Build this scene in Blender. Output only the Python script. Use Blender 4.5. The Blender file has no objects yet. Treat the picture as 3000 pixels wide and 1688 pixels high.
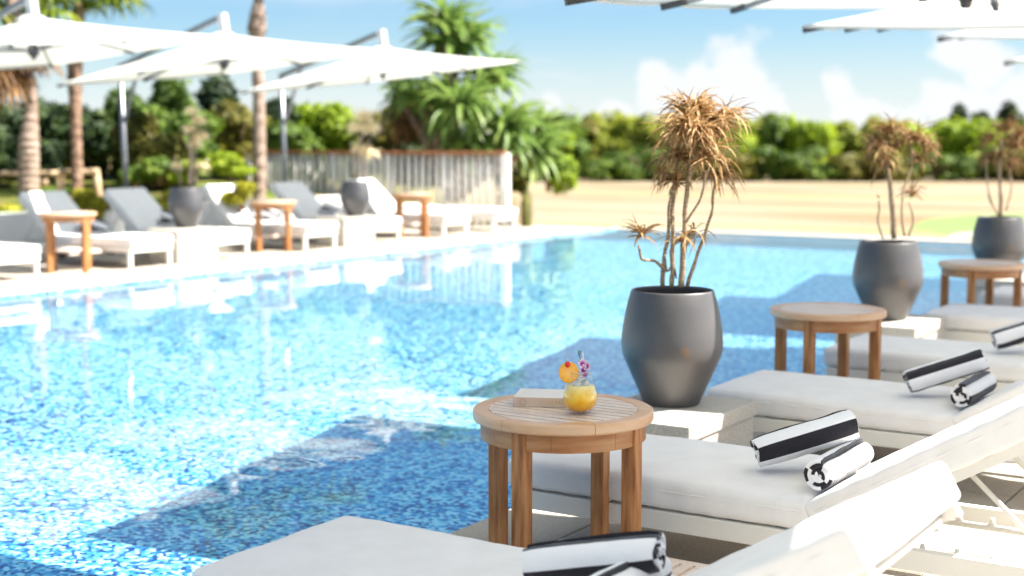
import bpy, bmesh, math, random
from mathutils import Vector, Matrix, noise
R = math.radians
PI = math.pi
sc = bpy.context.scene
C = bpy.context.collection

# ---------------------------------------------------------------- helpers
class MB:
    """collects geometry for ONE mesh object"""
    def __init__(s):
        s.v = []; s.f = []; s.uv = []; s.smooth = []
    def add(s, vs, fs, uv=None, smooth=False):
        o = len(s.v)
        s.v.extend([tuple(p) for p in vs])
        for i, f in enumerate(fs):
            s.f.append(tuple(a + o for a in f)); s.smooth.append(smooth)
            s.uv.append([uv[a] for a in f] if uv else None)
    def box(s, c, d, rot=None, bev=0.0):
        bm = bmesh.new()
        bmesh.ops.create_cube(bm, size=1.0)
        for v in bm.verts:
            v.co = Vector((v.co.x * d[0], v.co.y * d[1], v.co.z * d[2]))
        if bev > 0:
            bmesh.ops.bevel(bm, geom=list(bm.edges), offset=bev, segments=2, affect='EDGES', profile=0.6)
        m = Matrix.Translation(Vector(c)) @ (rot.to_4x4() if rot else Matrix.Identity(4))
        bm.verts.index_update()
        s.add([m @ v.co for v in bm.verts], [[v.index for v in f.verts] for f in bm.faces])
        bm.free()
    def tube(s, pts, rad, n=8, cap=True, smooth=True):
        pts = [Vector(p) for p in pts]
        if not hasattr(rad, '__len__'): rad = [rad] * len(pts)
        vs = []; up = None
        for i, p in enumerate(pts):
            t = (pts[min(i + 1, len(pts) - 1)] - pts[max(i - 1, 0)]).normalized()
            if up is None:
                up = Vector((0, 0, 1)) if abs(t.z) < 0.9 else Vector((1, 0, 0))
            a = t.cross(up).normalized(); b = a.cross(t).normalized(); up = b
            for k in range(n):
                an = 2 * PI * k / n
                vs.append(p + (a * math.cos(an) + b * math.sin(an)) * rad[i])
        fs = []
        for i in range(len(pts) - 1):
            for k in range(n):
                k2 = (k + 1) % n
                fs.append((i * n + k, i * n + k2, (i + 1) * n + k2, (i + 1) * n + k))
        s.add(vs, fs, smooth=smooth)
        if cap:
            o = len(s.v) - len(vs)
            s.f.append(tuple(o + k for k in range(n))[::-1]); s.uv.append(None); s.smooth.append(False)
            o2 = o + (len(pts) - 1) * n
            s.f.append(tuple(o2 + k for k in range(n))); s.uv.append(None); s.smooth.append(False)
    def bar(s, a, b, w, h):
        """rectangular bar between two points"""
        a = Vector(a); b = Vector(b); t = (b - a).normalized()
        up = Vector((0, 0, 1)) if abs(t.z) < 0.95 else Vector((1, 0, 0))
        x = t.cross(up).normalized() * w / 2; y = x.cross(t).normalized() * h / 2
        vs = [p + q for p in (a, b) for q in (x + y, x - y, -x - y, -x + y)]
        s.add(vs, [(0, 1, 2, 3), (7, 6, 5, 4), (0, 4, 5, 1), (1, 5, 6, 2), (2, 6, 7, 3), (3, 7, 4, 0)])
    def lathe(s, prof, n=48, c=(0, 0, 0), smooth=True, closed=False):
        vs = []
        for r, z in prof:
            for k in range(n):
                a = 2 * PI * k / n
                vs.append((c[0] + r * math.cos(a), c[1] + r * math.sin(a), c[2] + z))
        fs = []; m = len(prof)
        for i in range(m if closed else m - 1):
            j = (i + 1) % m
            for k in range(n):
                k2 = (k + 1) % n
                fs.append((i * n + k, i * n + k2, j * n + k2, j * n + k))
        s.add(vs, fs, smooth=smooth)
    def ribbon(s, pts, ws, side, lift=0.0):
        """thin leaf strip, with a crease down the middle"""
        vs = []
        for p, w in zip(pts, ws):
            u = side.normalized() * w / 2
            vs += [p - u + Vector((0, 0, lift * w)), p, p + u + Vector((0, 0, lift * w))]
        fs = []
        for i in range(len(pts) - 1):
            a = i * 3
            fs += [(a, a + 1, a + 4, a + 3), (a + 1, a + 2, a + 5, a + 4)]
        s.add(vs, fs, smooth=True)
    def build(s, name, mat, parent=None, loc=None):
        me = bpy.data.meshes.new(name)
        me.from_pydata(s.v, [], s.f); me.update()
        me.polygons.foreach_set('use_smooth', s.smooth)
        if any(u for u in s.uv):
            ul = me.uv_layers.new(name='UVMap'); i = 0
            for u, f in zip(s.uv, s.f):
                for k in range(len(f)):
                    if u: ul.data[i].uv = u[k]
                    i += 1
        me.materials.append(mat)
        o = bpy.data.objects.new(name, me); C.objects.link(o)
        if parent: o.parent = parent
        if loc: o.location = loc
        return o

def tag(o, label, cat, group=None, kind=None):
    o['label'] = label; o['category'] = cat
    if group: o['group'] = group
    if kind: o['kind'] = kind
    return o
def thing(name, label, cat, loc=(0, 0, 0), rz=0, group=None):
    o = bpy.data.objects.new(name, None); C.objects.link(o)
    o.empty_display_size = 0.1
    o.location = loc; o.rotation_euler = (0, 0, rz)
    return tag(o, label, cat, group)
def struct(name, mb, mat):
    o = mb.build(name, mat); o['kind'] = 'structure'; return o
def copy_tree(o, parent=None):
    c = o.copy(); C.objects.link(c)
    if parent: c.parent = parent
    for ch in list(o.children): copy_tree(ch, c)
    return c

# ---------------------------------------------------------------- materials
def mat(name):
    m = bpy.data.materials.new(name); m.use_nodes = True
    nt = m.node_tree; b = nt.nodes['Principled BSDF']
    return m, nt, b
def N(nt, t, **kw):
    n = nt.nodes.new(t)
    for k, v in kw.items():
        if k in n.inputs: n.inputs[k].default_value = v
        else: setattr(n, k, v)
    return n
def ramp(nt, fac, stops, interp='LINEAR'):
    r = nt.nodes.new('ShaderNodeValToRGB'); r.color_ramp.interpolation = interp
    el = r.color_ramp.elements
    while len(el) < len(stops): el.new(0.5)
    for e, (p, c) in zip(el, stops):
        e.position = p; e.color = (*c, 1)
    nt.links.new(fac, r.inputs[0]); return r
def noisy(name, c1, c2, scale=5, rough=0.7, bump=0.0, bscale=None, stretch=None, detail=4, spec=0.3, c3=None, obj=True, bdist=0.01):
    m, nt, b = mat(name)
    tc = N(nt, 'ShaderNodeTexCoord'); mp = N(nt, 'ShaderNodeMapping')
    nt.links.new(tc.outputs['Object'], mp.inputs[0])
    if stretch: mp.inputs['Scale'].default_value = stretch
    nz = N(nt, 'ShaderNodeTexNoise', Scale=scale, Detail=detail)
    nt.links.new(mp.outputs[0], nz.inputs['Vector'])
    st = [(0.32, c1), (0.68, c2)] if not c3 else [(0.3, c1), (0.5, c2), (0.7, c3)]
    r = ramp(nt, nz.outputs['Fac'], st)
    nt.links.new(r.outputs[0], b.inputs['Base Color'])
    b.inputs['Roughness'].default_value = rough
    b.inputs['Specular IOR Level'].default_value = spec
    if bump:
        n2 = N(nt, 'ShaderNodeTexNoise', Scale=bscale or scale * 4, Detail=5)
        nt.links.new(mp.outputs[0], n2.inputs['Vector'])
        bp = N(nt, 'ShaderNodeBump', Strength=bump, Distance=bdist)
        nt.links.new(n2.outputs['Fac'], bp.inputs['Height']); nt.links.new(bp.outputs[0], b.inputs['Normal'])
    return m
M = {}
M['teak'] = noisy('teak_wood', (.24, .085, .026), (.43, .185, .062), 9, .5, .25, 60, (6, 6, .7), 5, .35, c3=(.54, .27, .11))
M['teak_sheen_top'] = noisy('teak_wood_sheen_top', (.60, .45, .35), (.74, .60, .49), 9, .34, .15, 60, (.8, 7, 7), 5, .6, c3=(.80, .68, .58))  # pale tone: sky sheen on the table tops is put into the wood colour
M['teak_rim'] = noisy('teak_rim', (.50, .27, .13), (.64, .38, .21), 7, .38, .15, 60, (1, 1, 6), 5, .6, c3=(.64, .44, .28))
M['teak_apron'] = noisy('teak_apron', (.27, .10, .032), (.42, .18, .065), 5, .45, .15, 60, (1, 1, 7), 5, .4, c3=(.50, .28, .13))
M['cushion'] = noisy('cushion_fabric', (.77, .76, .745), (.82, .81, .80), 12, .9, .35, 420, spec=.1, bdist=.0012)
def wrinkle(m):
    nt = m.node_tree; b = nt.nodes['Principled BSDF']; tc = N(nt, 'ShaderNodeTexCoord')
    n1 = N(nt, 'ShaderNodeTexNoise', Scale=7, Detail=3, Distortion=1.2); nt.links.new(tc.outputs['Object'], n1.inputs['Vector'])
    old = b.inputs['Normal'].links[0].from_node
    bp = N(nt, 'ShaderNodeBump', Strength=.2, Distance=.012); nt.links.new(n1.outputs['Fac'], bp.inputs['Height']); nt.links.new(bp.outputs[0], old.inputs['Normal'])
wrinkle(M['cushion'])
M['cream_metal'] = noisy('cream_metal', (.73, .71, .65), (.77, .75, .69), 4, .42, spec=.4)
M['umb_metal'] = noisy('brushed_metal', (.20, .21, .23), (.28, .29, .31), 12, .35, spec=.5)
M['umb_metal'].node_tree.nodes['Principled BSDF'].inputs['Metallic'].default_value = .6
M['dark_metal'] = noisy('dark_metal', (.05, .05, .055), (.09, .09, .1), 12, .4)
M['white_metal'] = noisy('white_bracket', (.66, .67, .68), (.74, .74, .74), 5, .4)
M['brown_rubber'] = noisy('brown_rubber', (.07, .03, .02), (.12, .06, .04), 8, .6)
M['granite'] = noisy('granite_block', (.40, .37, .32), (.58, .55, .49), 120, .75, .2, 300, spec=.25, detail=6)
M['stem'] = noisy('dry_stem', (.20, .14, .085), (.42, .32, .22), 30, .85, .5, 60, (1, 1, 5))
M['soil'] = noisy('soil', (.03, .022, .018), (.09, .065, .05), 20, .95, .6, 40)

def canvas_mat():
    m, nt, b = mat('parasol_canvas')
    b.inputs['Base Color'].default_value = (.82, .82, .79, 1); b.inputs['Roughness'].default_value = .85
    tr = N(nt, 'ShaderNodeBsdfTranslucent'); tr.inputs['Color'].default_value = (.8, .8, .76, 1)
    mx = N(nt, 'ShaderNodeMixShader'); mx.inputs[0].default_value = .52
    tc = N(nt, 'ShaderNodeTexCoord'); nz = N(nt, 'ShaderNodeTexNoise', Scale=1.6, Detail=3)
    nt.links.new(tc.outputs['Object'], nz.inputs['Vector'])
    bp = N(nt, 'ShaderNodeBump', Strength=.25, Distance=.05)
    nt.links.new(nz.outputs['Fac'], bp.inputs['Height']); nt.links.new(bp.outputs[0], b.inputs['Normal'])
    nt.links.new(b.outputs[0], mx.inputs[1]); nt.links.new(tr.outputs[0], mx.inputs[2])
    nt.links.new(mx.outputs[0], nt.nodes['Material Output'].inputs[0]); return m
M['canvas'] = canvas_mat()

def pot_mat():
    m, nt, b = mat('glazed_pot')
    tc = N(nt, 'ShaderNodeTexCoord')
    n1 = N(nt, 'ShaderNodeTexNoise', Scale=3.5, Detail=4)
    nt.links.new(tc.outputs['Object'], n1.inputs['Vector'])
    r = ramp(nt, n1.outputs['Fac'], [(.35, (.050, .047, .050)), (.65, (.082, .077, .076))])
    # one rusty blemish on the belly
    d = N(nt, 'ShaderNodeVectorMath', operation='DISTANCE'); d.inputs[1].default_value = (.125, -.145, .235)
    n3 = N(nt, 'ShaderNodeTexNoise', Scale=60, Detail=2); nt.links.new(tc.outputs['Object'], n3.inputs['Vector'])
    nt.links.new(tc.outputs['Object'], d.inputs[0])
    ad = N(nt, 'ShaderNodeMath', operation='MULTIPLY_ADD'); ad.inputs[1].default_value = .03
    nt.links.new(n3.outputs['Fac'], ad.inputs[0]); nt.links.new(d.outputs['Value'], ad.inputs[2])
    r2 = ramp(nt, ad.outputs[0], [(.034, (1, 1, 1)), (.042, (0, 0, 0))])
    mx = N(nt, 'ShaderNodeMix', data_type='RGBA')
    nt.links.new(r2.outputs[0], mx.inputs['Factor']); nt.links.new(r.outputs[0], mx.inputs['A']); mx.inputs['B'].default_value = (.12, .07, .035, 1)
    nt.links.new(mx.outputs['Result'], b.inputs['Base Color'])
    r3 = ramp(nt, n1.outputs['Fac'], [(.3, (.38, .38, .38)), (.7, (.52, .52, .52))])
    nt.links.new(r3.outputs[0], b.inputs['Roughness'])
    b.inputs['Specular IOR Level'].default_value = .75
    b.inputs['Coat Weight'].default_value = .15; b.inputs['Coat Roughness'].default_value = .35
    wv = N(nt, 'ShaderNodeTexNoise', Scale=9, Detail=3); mp = N(nt, 'ShaderNodeMapping'); mp.inputs['Scale'].default_value = (.4, .4, 5)
    nt.links.new(tc.outputs['Object'], mp.inputs[0]); nt.links.new(mp.outputs[0], wv.inputs['Vector'])
    bp = N(nt, 'ShaderNodeBump', Strength=.25, Distance=.004)
    nt.links.new(wv.outputs['Fac'], bp.inputs['Height']); nt.links.new(bp.outputs[0], b.inputs['Normal'])
    return m
M['pot'] = pot_mat()

def leaf_mat(name, cols, scale=1.2, transl=.3, rough=.6):
    m, nt, b = mat(name)
    tc = N(nt, 'ShaderNodeTexCoord'); n1 = N(nt, 'ShaderNodeTexNoise', Scale=scale, Detail=6, Roughness=.75)
    nt.links.new(tc.outputs['Object'], n1.inputs['Vector'])
    k = len(cols)
    r = ramp(nt, n1.outputs['Fac'], [(.3 + .4 * i / (k - 1), c) for i, c in enumerate(cols)])
    nt.links.new(r.outputs[0], b.inputs['Base Color']); b.inputs['Roughness'].default_value = rough
    b.inputs['Specular IOR Level'].default_value = .3
    t = N(nt, 'ShaderNodeBsdfTranslucent'); nt.links.new(r.outputs[0], t.inputs['Color'])
    mx = N(nt, 'ShaderNodeMixShader'); mx.inputs[0].default_value = transl
    nt.links.new(b.outputs[0], mx.inputs[1]); nt.links.new(t.outputs[0], mx.inputs[2])
    nt.links.new(mx.outputs[0], nt.nodes['Material Output'].inputs[0]); return m
M['dry_leaf'] = leaf_mat('dry_leaf', [(.10, .045, .018), (.28, .15, .06), (.50, .33, .15), (.70, .54, .32)], 30, .25)
M['rust_leaf'] = leaf_mat('rust_leaf', [(.07, .03, .014), (.20, .10, .04), (.36, .22, .09), (.46, .38, .14)], 22, .2)
M['pale_leaf'] = leaf_mat('pale_leaf', [(.72, .54, .30), (.86, .72, .46), (.92, .82, .6), (.94, .88, .72)], 16, .55)
M['green_dark'] = leaf_mat('leaf_dark', [(.010, .020, .010), (.028, .055, .015), (.11, .16, .02)], .9, .2)
M['green_mid'] = leaf_mat('leaf_mid', [(.03, .06, .012), (.10, .17, .02), (.24, .32, .03)], .9, .35)
M['green_lime'] = leaf_mat('leaf_lime', [(.14, .22, .012), (.30, .40, .02), (.46, .54, .05)], .5, .45)
M['green_olive'] = leaf_mat('leaf_olive', [(.05, .05, .012), (.17, .16, .025), (.34, .30, .05)], .8, .35)
M['green_yellow'] = leaf_mat('leaf_yellowish', [(.12, .15, .015), (.28, .32, .03), (.42, .44, .05)], .6, .45)
M['yellow_leaf'] = leaf_mat('leaf_yellow', [(.16, .17, .01), (.38, .36, .02), (.55, .48, .06)], 6, .3)
M['palm_leaf'] = leaf_mat('palm_leaf', [(.05, .09, .012), (.17, .25, .02), (.40, .38, .04)], 1.5, .3, .45)
M['pand_leaf'] = leaf_mat('pandanus_leaf', [(.05, .11, .02), (.20, .31, .07), (.44, .50, .16)], 1.6, .35, .4)
M['dead_frond'] = leaf_mat('dead_frond', [(.06, .03, .02), (.2, .1, .04), (.5, .28, .07)], 4, .2)
M['bark'] = noisy('palm_bark', (.20, .13, .09), (.48, .37, .30), 7, .9, .8, 14, (1, 1, 5), bdist=.03)
M['bark_rough'] = noisy('palm_bark_rough', (.10, .05, .035), (.30, .18, .12), 9, .9, 1, 14, (1, 1, 3), bdist=.05, c3=(.5, .36, .27))
M['log'] = noisy('log_wood', (.34, .22, .12), (.62, .46, .30), 6, .8, .5, 20, (1, 1, 5))
M['pale_wood'] = noisy('weathered_pale', (.68, .64, .57), (.86, .83, .77), 6, .8, .4, 20, (3, 3, .6))
M['rail_wood'] = noisy('reddish_rail', (.25, .09, .04), (.45, .2, .1), 6, .7, .4, 20, (1, 3, 3))

def stone_mat():
    m, nt, b = mat('deck_stone')
    tc = N(nt, 'ShaderNodeTexCoord')
    n1 = N(nt, 'ShaderNodeTexNoise', Scale=90, Detail=6, Roughness=.7); nt.links.new(tc.outputs['Object'], n1.inputs['Vector'])
    n2 = N(nt, 'ShaderNodeTexNoise', Scale=2.2, Detail=4); nt.links.new(tc.outputs['Object'], n2.inputs['Vector'])
    r = ramp(nt, n1.outputs['Fac'], [(.3, (.33, .29, .235)), (.55, (.50, .455, .385)), (.75, (.60, .56, .49))])
    r2 = ramp(nt, n2.outputs['Fac'], [(.35, (.82, .80, .78)), (.65, (1, 1, 1))])
    mx = N(nt, 'ShaderNodeMix', data_type='RGBA', blend_type='MULTIPLY'); mx.inputs['Factor'].default_value = 1
    nt.links.new(r.outputs[0], mx.inputs['A']); nt.links.new(r2.outputs[0], mx.inputs['B'])
    nt.links.new(mx.outputs['Result'], b.inputs['Base Color']); b.inputs['Roughness'].default_value = .8
    b.inputs['Specular IOR Level'].default_value = .25
    bp = N(nt, 'ShaderNodeBump', Strength=.3, Distance=.003)
    nt.links.new(n1.outputs['Fac'], bp.inputs['Height']); nt.links.new(bp.outputs[0], b.inputs['Normal'])
    return m
M['stone'] = stone_mat()
M['grout'] = noisy('grout', (.10, .09, .08), (.16, .15, .13), 30, .9)
M['planter_white'] = noisy('white_render', (.72, .71, .67), (.8, .79, .75), 3, .8, .2, 40)

def mosaic_mat():
    m, nt, b = mat('pool_mosaic')
    tc = N(nt, 'ShaderNodeTexCoord')
    v = N(nt, 'ShaderNodeTexVoronoi', Scale=50); v.inputs['Randomness'].default_value = .8
    nt.links.new(tc.outputs['Object'], v.inputs['Vector'])
    sp = N(nt, 'ShaderNodeSeparateColor'); nt.links.new(v.outputs['Color'], sp.inputs[0])
    n2 = N(nt, 'ShaderNodeTexNoise', Scale=14, Detail=2); nt.links.new(tc.outputs['Object'], n2.inputs['Vector'])
    ad = N(nt, 'ShaderNodeMath', operation='MULTIPLY_ADD'); ad.inputs[1].default_value = .9
    nt.links.new(n2.outputs['Fac'], ad.inputs[0]); nt.links.new(sp.outputs[0], ad.inputs[2])
    sb = N(nt, 'ShaderNodeMath', operation='SUBTRACT'); sb.inputs[1].default_value = .45
    nt.links.new(ad.outputs[0], sb.inputs[0])
    r = ramp(nt, sb.outputs[0], [(.06, (.008, .03, .18)), (.22, (.016, .12, .38)), (.44, (.045, .32, .56)), (.60, (.15, .54, .68)), (.84, (.48, .80, .82))])
    nt.links.new(r.outputs[0], b.inputs['Base Color']); b.inputs['Roughness'].default_value = .4
    return m
M['mosaic'] = mosaic_mat()

def water_mat():
    m, nt, b = mat('pool_water')
    b.inputs['Base Color'].default_value = (1, 1, 1, 1)
    b.inputs['Roughness'].default_value = 0; b.inputs['IOR'].default_value = 1.33
    b.inputs['Transmission Weight'].default_value = 1
    return m
M['water'] = water_mat()

def lawn_mat():
    m, nt, b = mat('straw_lawn')
    tc = N(nt, 'ShaderNodeTexCoord')
    mpl = N(nt, 'ShaderNodeMapping'); mpl.inputs['Rotation'].default_value = (0, 0, R(-32)); mpl.inputs['Scale'].default_value = (.35, 1.6, 1); nt.links.new(tc.outputs['Object'], mpl.inputs[0])
    n1 = N(nt, 'ShaderNodeTexNoise', Scale=.10, Detail=6, Roughness=.6); nt.links.new(mpl.outputs[0], n1.inputs['Vector'])
    n2 = N(nt, 'ShaderNodeTexNoise', Scale=6, Detail=5); nt.links.new(tc.outputs['Object'], n2.inputs['Vector'])
    r = ramp(nt, n1.outputs['Fac'], [(.38, (.23, .155, .085)), (.52, (.30, .245, .18)), (.64, (.22, .20, .085))])
    r2 = ramp(nt, n2.outputs['Fac'], [(.3, (.8, .8, .75)), (.7, (1, 1, 1))])
    mx = N(nt, 'ShaderNodeMix', data_type='RGBA', blend_type='MULTIPLY'); mx.inputs['Factor'].default_value = 1
    nt.links.new(r.outputs[0], mx.inputs['A']); nt.links.new(r2.outputs[0], mx.inputs['B'])
    nt.links.new(mx.outputs['Result'], b.inputs['Base Color']); b.inputs['Roughness'].default_value = .95
    b.inputs['Specular IOR Level'].default_value = .1
    return m
M['lawn'] = lawn_mat()
M['green_grass'] = noisy('green_grass', (.14, .21, .07), (.18, .25, .09), 2, .95, spec=.1)
M['path'] = noisy('pale_path', (.27, .30, .24), (.31, .33, .27), 3, .9)
M['bed'] = noisy('garden_soil', (.10, .12, .02), (.34, .27, .12), 1.1, .95, .6, 8, c3=(.5, .36, .22), spec=.1)
M['mound'] = noisy('sand_mound', (.20, .15, .09), (.32, .25, .17), 3, .95, .5, 8, spec=.1)

def towel_mat():
    m, nt, b = mat('striped_towel')
    uv = N(nt, 'ShaderNodeUVMap'); sp = N(nt, 'ShaderNodeSeparateXYZ'); nt.links.new(uv.outputs[0], sp.inputs[0])
    fr = N(nt, 'ShaderNodeMath', operation='FRACT'); nt.links.new(sp.outputs[0], fr.inputs[0])
    r = ramp(nt, fr.outputs[0], [(0, (.84, .84, .85)), (.54, (.84, .84, .85)), (.545, (.028, .026, .032)), (.995, (.028, .026, .032))], 'CONSTANT')
    nt.links.new(r.outputs[0], b.inputs['Base Color']); b.inputs['Roughness'].default_value = .95
    b.inputs['Sheen Weight'].default_value = .3; b.inputs['Specular IOR Level'].default_value = .05
    tc = N(nt, 'ShaderNodeTexCoord'); n1 = N(nt, 'ShaderNodeTexNoise', Scale=260, Detail=3); nt.links.new(tc.outputs['Object'], n1.inputs['Vector'])
    n2 = N(nt, 'ShaderNodeTexNoise', Scale=14, Detail=3); nt.links.new(tc.outputs['Object'], n2.inputs['Vector'])
    a = N(nt, 'ShaderNodeMath', operation='MULTIPLY_ADD'); a.inputs[1].default_value = 5
    nt.links.new(n2.outputs['Fac'], a.inputs[0]); nt.links.new(n1.outputs['Fac'], a.inputs[2])
    bp = N(nt, 'ShaderNodeBump', Strength=.7, Distance=.002)
    nt.links.new(a.outputs[0], bp.inputs['Height']); nt.links.new(bp.outputs[0], b.inputs['Normal'])
    return m
M['towel'] = towel_mat()

# ---------------------------------------------------------------- sky, sun, camera
SUN_AZ = 57.0; SUN_EL = 53.0        # azimuth clockwise from +Y
w = bpy.data.worlds.new('World'); sc.world = w; w.use_nodes = True
nt = w.node_tree; bg = nt.nodes['Background']
sky = N(nt, 'ShaderNodeTexSky', sky_type='NISHITA'); sky.sun_disc = False
sky.sun_elevation = R(SUN_EL); sky.sun_rotation = R(SUN_AZ); sky.air_density = 1.0; sky.dust_density = .3; sky.ozone_density = 3.0
tc = N(nt, 'ShaderNodeTexCoord')
def clouds():
    g = tc.outputs['Generated']
    sx = N(nt, 'ShaderNodeSeparateXYZ'); nt.links.new(g, sx.inputs[0])
    def math2(op, a, b=None, c=None):
        n = N(nt, 'ShaderNodeMath', operation=op)
        for i, q in enumerate((a, b, c)):
            if q is None: continue
            if isinstance(q, (int, float)): n.inputs[i].default_value = q
            else: nt.links.new(q, n.inputs[i])
        return n.outputs[0]
    # domain distortion for the billows
    nb = N(nt, 'ShaderNodeTexNoise', Scale=34, Detail=6, Roughness=.62); nt.links.new(g, nb.inputs['Vector'])
    total = None
    F = []
    def dirv(b, e):                      # bearing from view axis (deg, right +), elevation deg
        az = R(b - 32.5)                 # clockwise from +Y
        return Vector((math.sin(az) * math.cos(R(e)), math.cos(az) * math.cos(R(e)), math.sin(R(e))))
    lumps = [(9.0, 2.6, 1.5), (7.6, 1.6, 1.5), (5.6, 2.0, 1.0), (4.0, .8, .9), (1.6, 1.3, .8), (10.2, 1.0, 1.3), (12.9, 1.9, .9), (13.6, .9, 1.2),
             (17.2, 3.2, 1.1), (18.3, 2.6, 1.3), (16.8, 1.4, 1.6), (19.6, 1.4, 1.8), (21, 2.4, 1.6), (15.4, .5, 1.4), (6.4, .2, 2.0), (-1, .3, .8), (24, 2.5, 2.2)]
    for b, e, r in lumps:
        d = N(nt, 'ShaderNodeVectorMath', operation='DISTANCE'); nt.links.new(g, d.inputs[0]); d.inputs[1].default_value = dirv(b, e)
        rr = R(r)
        q = math2('MULTIPLY_ADD', d.outputs['Value'], -1 / rr, 1.0)     # 1 at centre, 0 at edge
        total = q if total is None else math2('SMOOTH_MAX', total, q, .3)
    nbs = math2('MULTIPLY_ADD', nb.outputs['Fac'], 2.2, -1.1)
    cm = math2('ADD', total, nbs)
    mr = N(nt, 'ShaderNodeMapRange', interpolation_type='SMOOTHSTEP'); nt.links.new(cm, mr.inputs[0])
    mr.inputs[1].default_value = -.12; mr.inputs[2].default_value = .5; mr.inputs[4].default_value = .95
    # veil of thin cloud: streaky noise stretched along the horizon
    mp = N(nt, 'ShaderNodeMapping'); mp.inputs['Scale'].default_value = (1, 1, 7); nt.links.new(g, mp.inputs[0])
    n2 = N(nt, 'ShaderNodeTexNoise', Scale=3.1, Detail=6, Roughness=.55); nt.links.new(mp.outputs[0], n2.inputs['Vector'])
    mr2 = N(nt, 'ShaderNodeMapRange', interpolation_type='SMOOTHSTEP'); nt.links.new(n2.outputs['Fac'], mr2.inputs[0])
    mr2.inputs[1].default_value = .46; mr2.inputs[2].default_value = .74; mr2.inputs[4].default_value = .6
    # milky horizon band
    mr3 = N(nt, 'ShaderNodeMapRange', interpolation_type='SMOOTHSTEP'); nt.links.new(sx.outputs['Z'], mr3.inputs[0])
    mr3.inputs[1].default_value = .0; mr3.inputs[2].default_value = .085; mr3.inputs[3].default_value = .7; mr3.inputs[4].default_value = .0
    # unseen cloud bank added above the frame; its reflection whitens the pool
    c3 = dirv(-4, 8.7); c3.z *= 5.0
    sg = N(nt, 'ShaderNodeMapping'); sg.inputs['Scale'].default_value = (1, 1, 5.0); nt.links.new(g, sg.inputs[0])
    db = N(nt, 'ShaderNodeVectorMath', operation='DISTANCE'); nt.links.new(sg.outputs[0], db.inputs[0]); db.inputs[1].default_value = c3
    nb2 = N(nt, 'ShaderNodeTexNoise', Scale=7, Detail=5); nt.links.new(g, nb2.inputs['Vector'])
    q = math2('MULTIPLY_ADD', nb2.outputs['Fac'], .3, db.outputs['Value'])
    mr4 = N(nt, 'ShaderNodeMapRange', interpolation_type='SMOOTHSTEP'); nt.links.new(q, mr4.inputs[0])
    mr4.inputs[1].default_value = .42; mr4.inputs[2].default_value = .28; mr4.inputs[4].default_value = .4
    m = math2('MAXIMUM', mr.outputs[0], mr2.outputs[0]); m = math2('MAXIMUM', m, mr3.outputs[0]); m = math2('MAXIMUM', m, mr4.outputs[0])
    return m
cf = clouds()
hs = N(nt, 'ShaderNodeHueSaturation', Saturation=1.0)
nt.links.new(sky.outputs[0], hs.inputs['Color'])
mx = N(nt, 'ShaderNodeMix', data_type='RGBA'); nt.links.new(cf, mx.inputs['Factor'])
tn = N(nt, 'ShaderNodeMix', data_type='RGBA', blend_type='MULTIPLY'); tn.inputs['Factor'].default_value = 1; tn.inputs['B'].default_value = (.58, .72, .84, 1)
nt.links.new(hs.outputs[0], tn.inputs['A']); nt.links.new(tn.outputs['Result'], mx.inputs['A']); mx.inputs['B'].default_value = (5.4, 5.5, 5.65, 1)
nt.links.new(mx.outputs['Result'], bg.inputs['Color']); bg.inputs['Strength'].default_value = .05

sl = bpy.data.lights.new('sun', 'SUN'); sl.energy = 5.0; sl.angle = R(.5); sl.color = (1, .95, .87)
sl.cycles.is_caustics_light = True
so = bpy.data.objects.new('sun', sl); C.objects.link(so)
sd = Vector((math.sin(R(SUN_AZ)) * math.cos(R(SUN_EL)), math.cos(R(SUN_AZ)) * math.cos(R(SUN_EL)), math.sin(R(SUN_EL))))
so.rotation_euler = sd.to_track_quat('Z', 'Y').to_euler(); so.location = (5, 8, 12)

cd = bpy.data.cameras.new('camera'); cam = bpy.data.objects.new('camera', cd); C.objects.link(cam)
cam.location = (0, 0, 1.4); cd.lens = 50; cd.sensor_width = 36; cd.clip_start = .05; cd.clip_end = 2000
PITCH = math.atan(439 / 4167.)
cam.rotation_euler = (PI / 2 - PITCH, 0, R(32.5))
cd.dof.use_dof = True; cd.dof.focus_distance = 4.3; cd.dof.aperture_fstop = 2.1
sc.camera = cam
sc.view_settings.view_transform = 'Standard'; sc.view_settings.look = 'None'
sc.view_settings.exposure = 1.9; sc.view_settings.gamma = 1
sc.render.engine = 'CYCLES'
FWD = Vector((-math.sin(R(32.5)) * math.cos(PITCH), math.cos(R(32.5)) * math.cos(PITCH), -math.sin(PITCH)))
RGT = Vector((math.cos(R(32.5)), math.sin(R(32.5)), 0)); UPV = RGT.cross(FWD)
def P(vx, vy, d):
    """world point seen at 2576-wide picture coords, at depth d (used to survey plants and trees)"""
    return Vector((0, 0, 1.4)) + d * (FWD + RGT * ((vx - 1288) / 3578.) + UPV * ((724.7 - vy) / 3578.))

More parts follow.
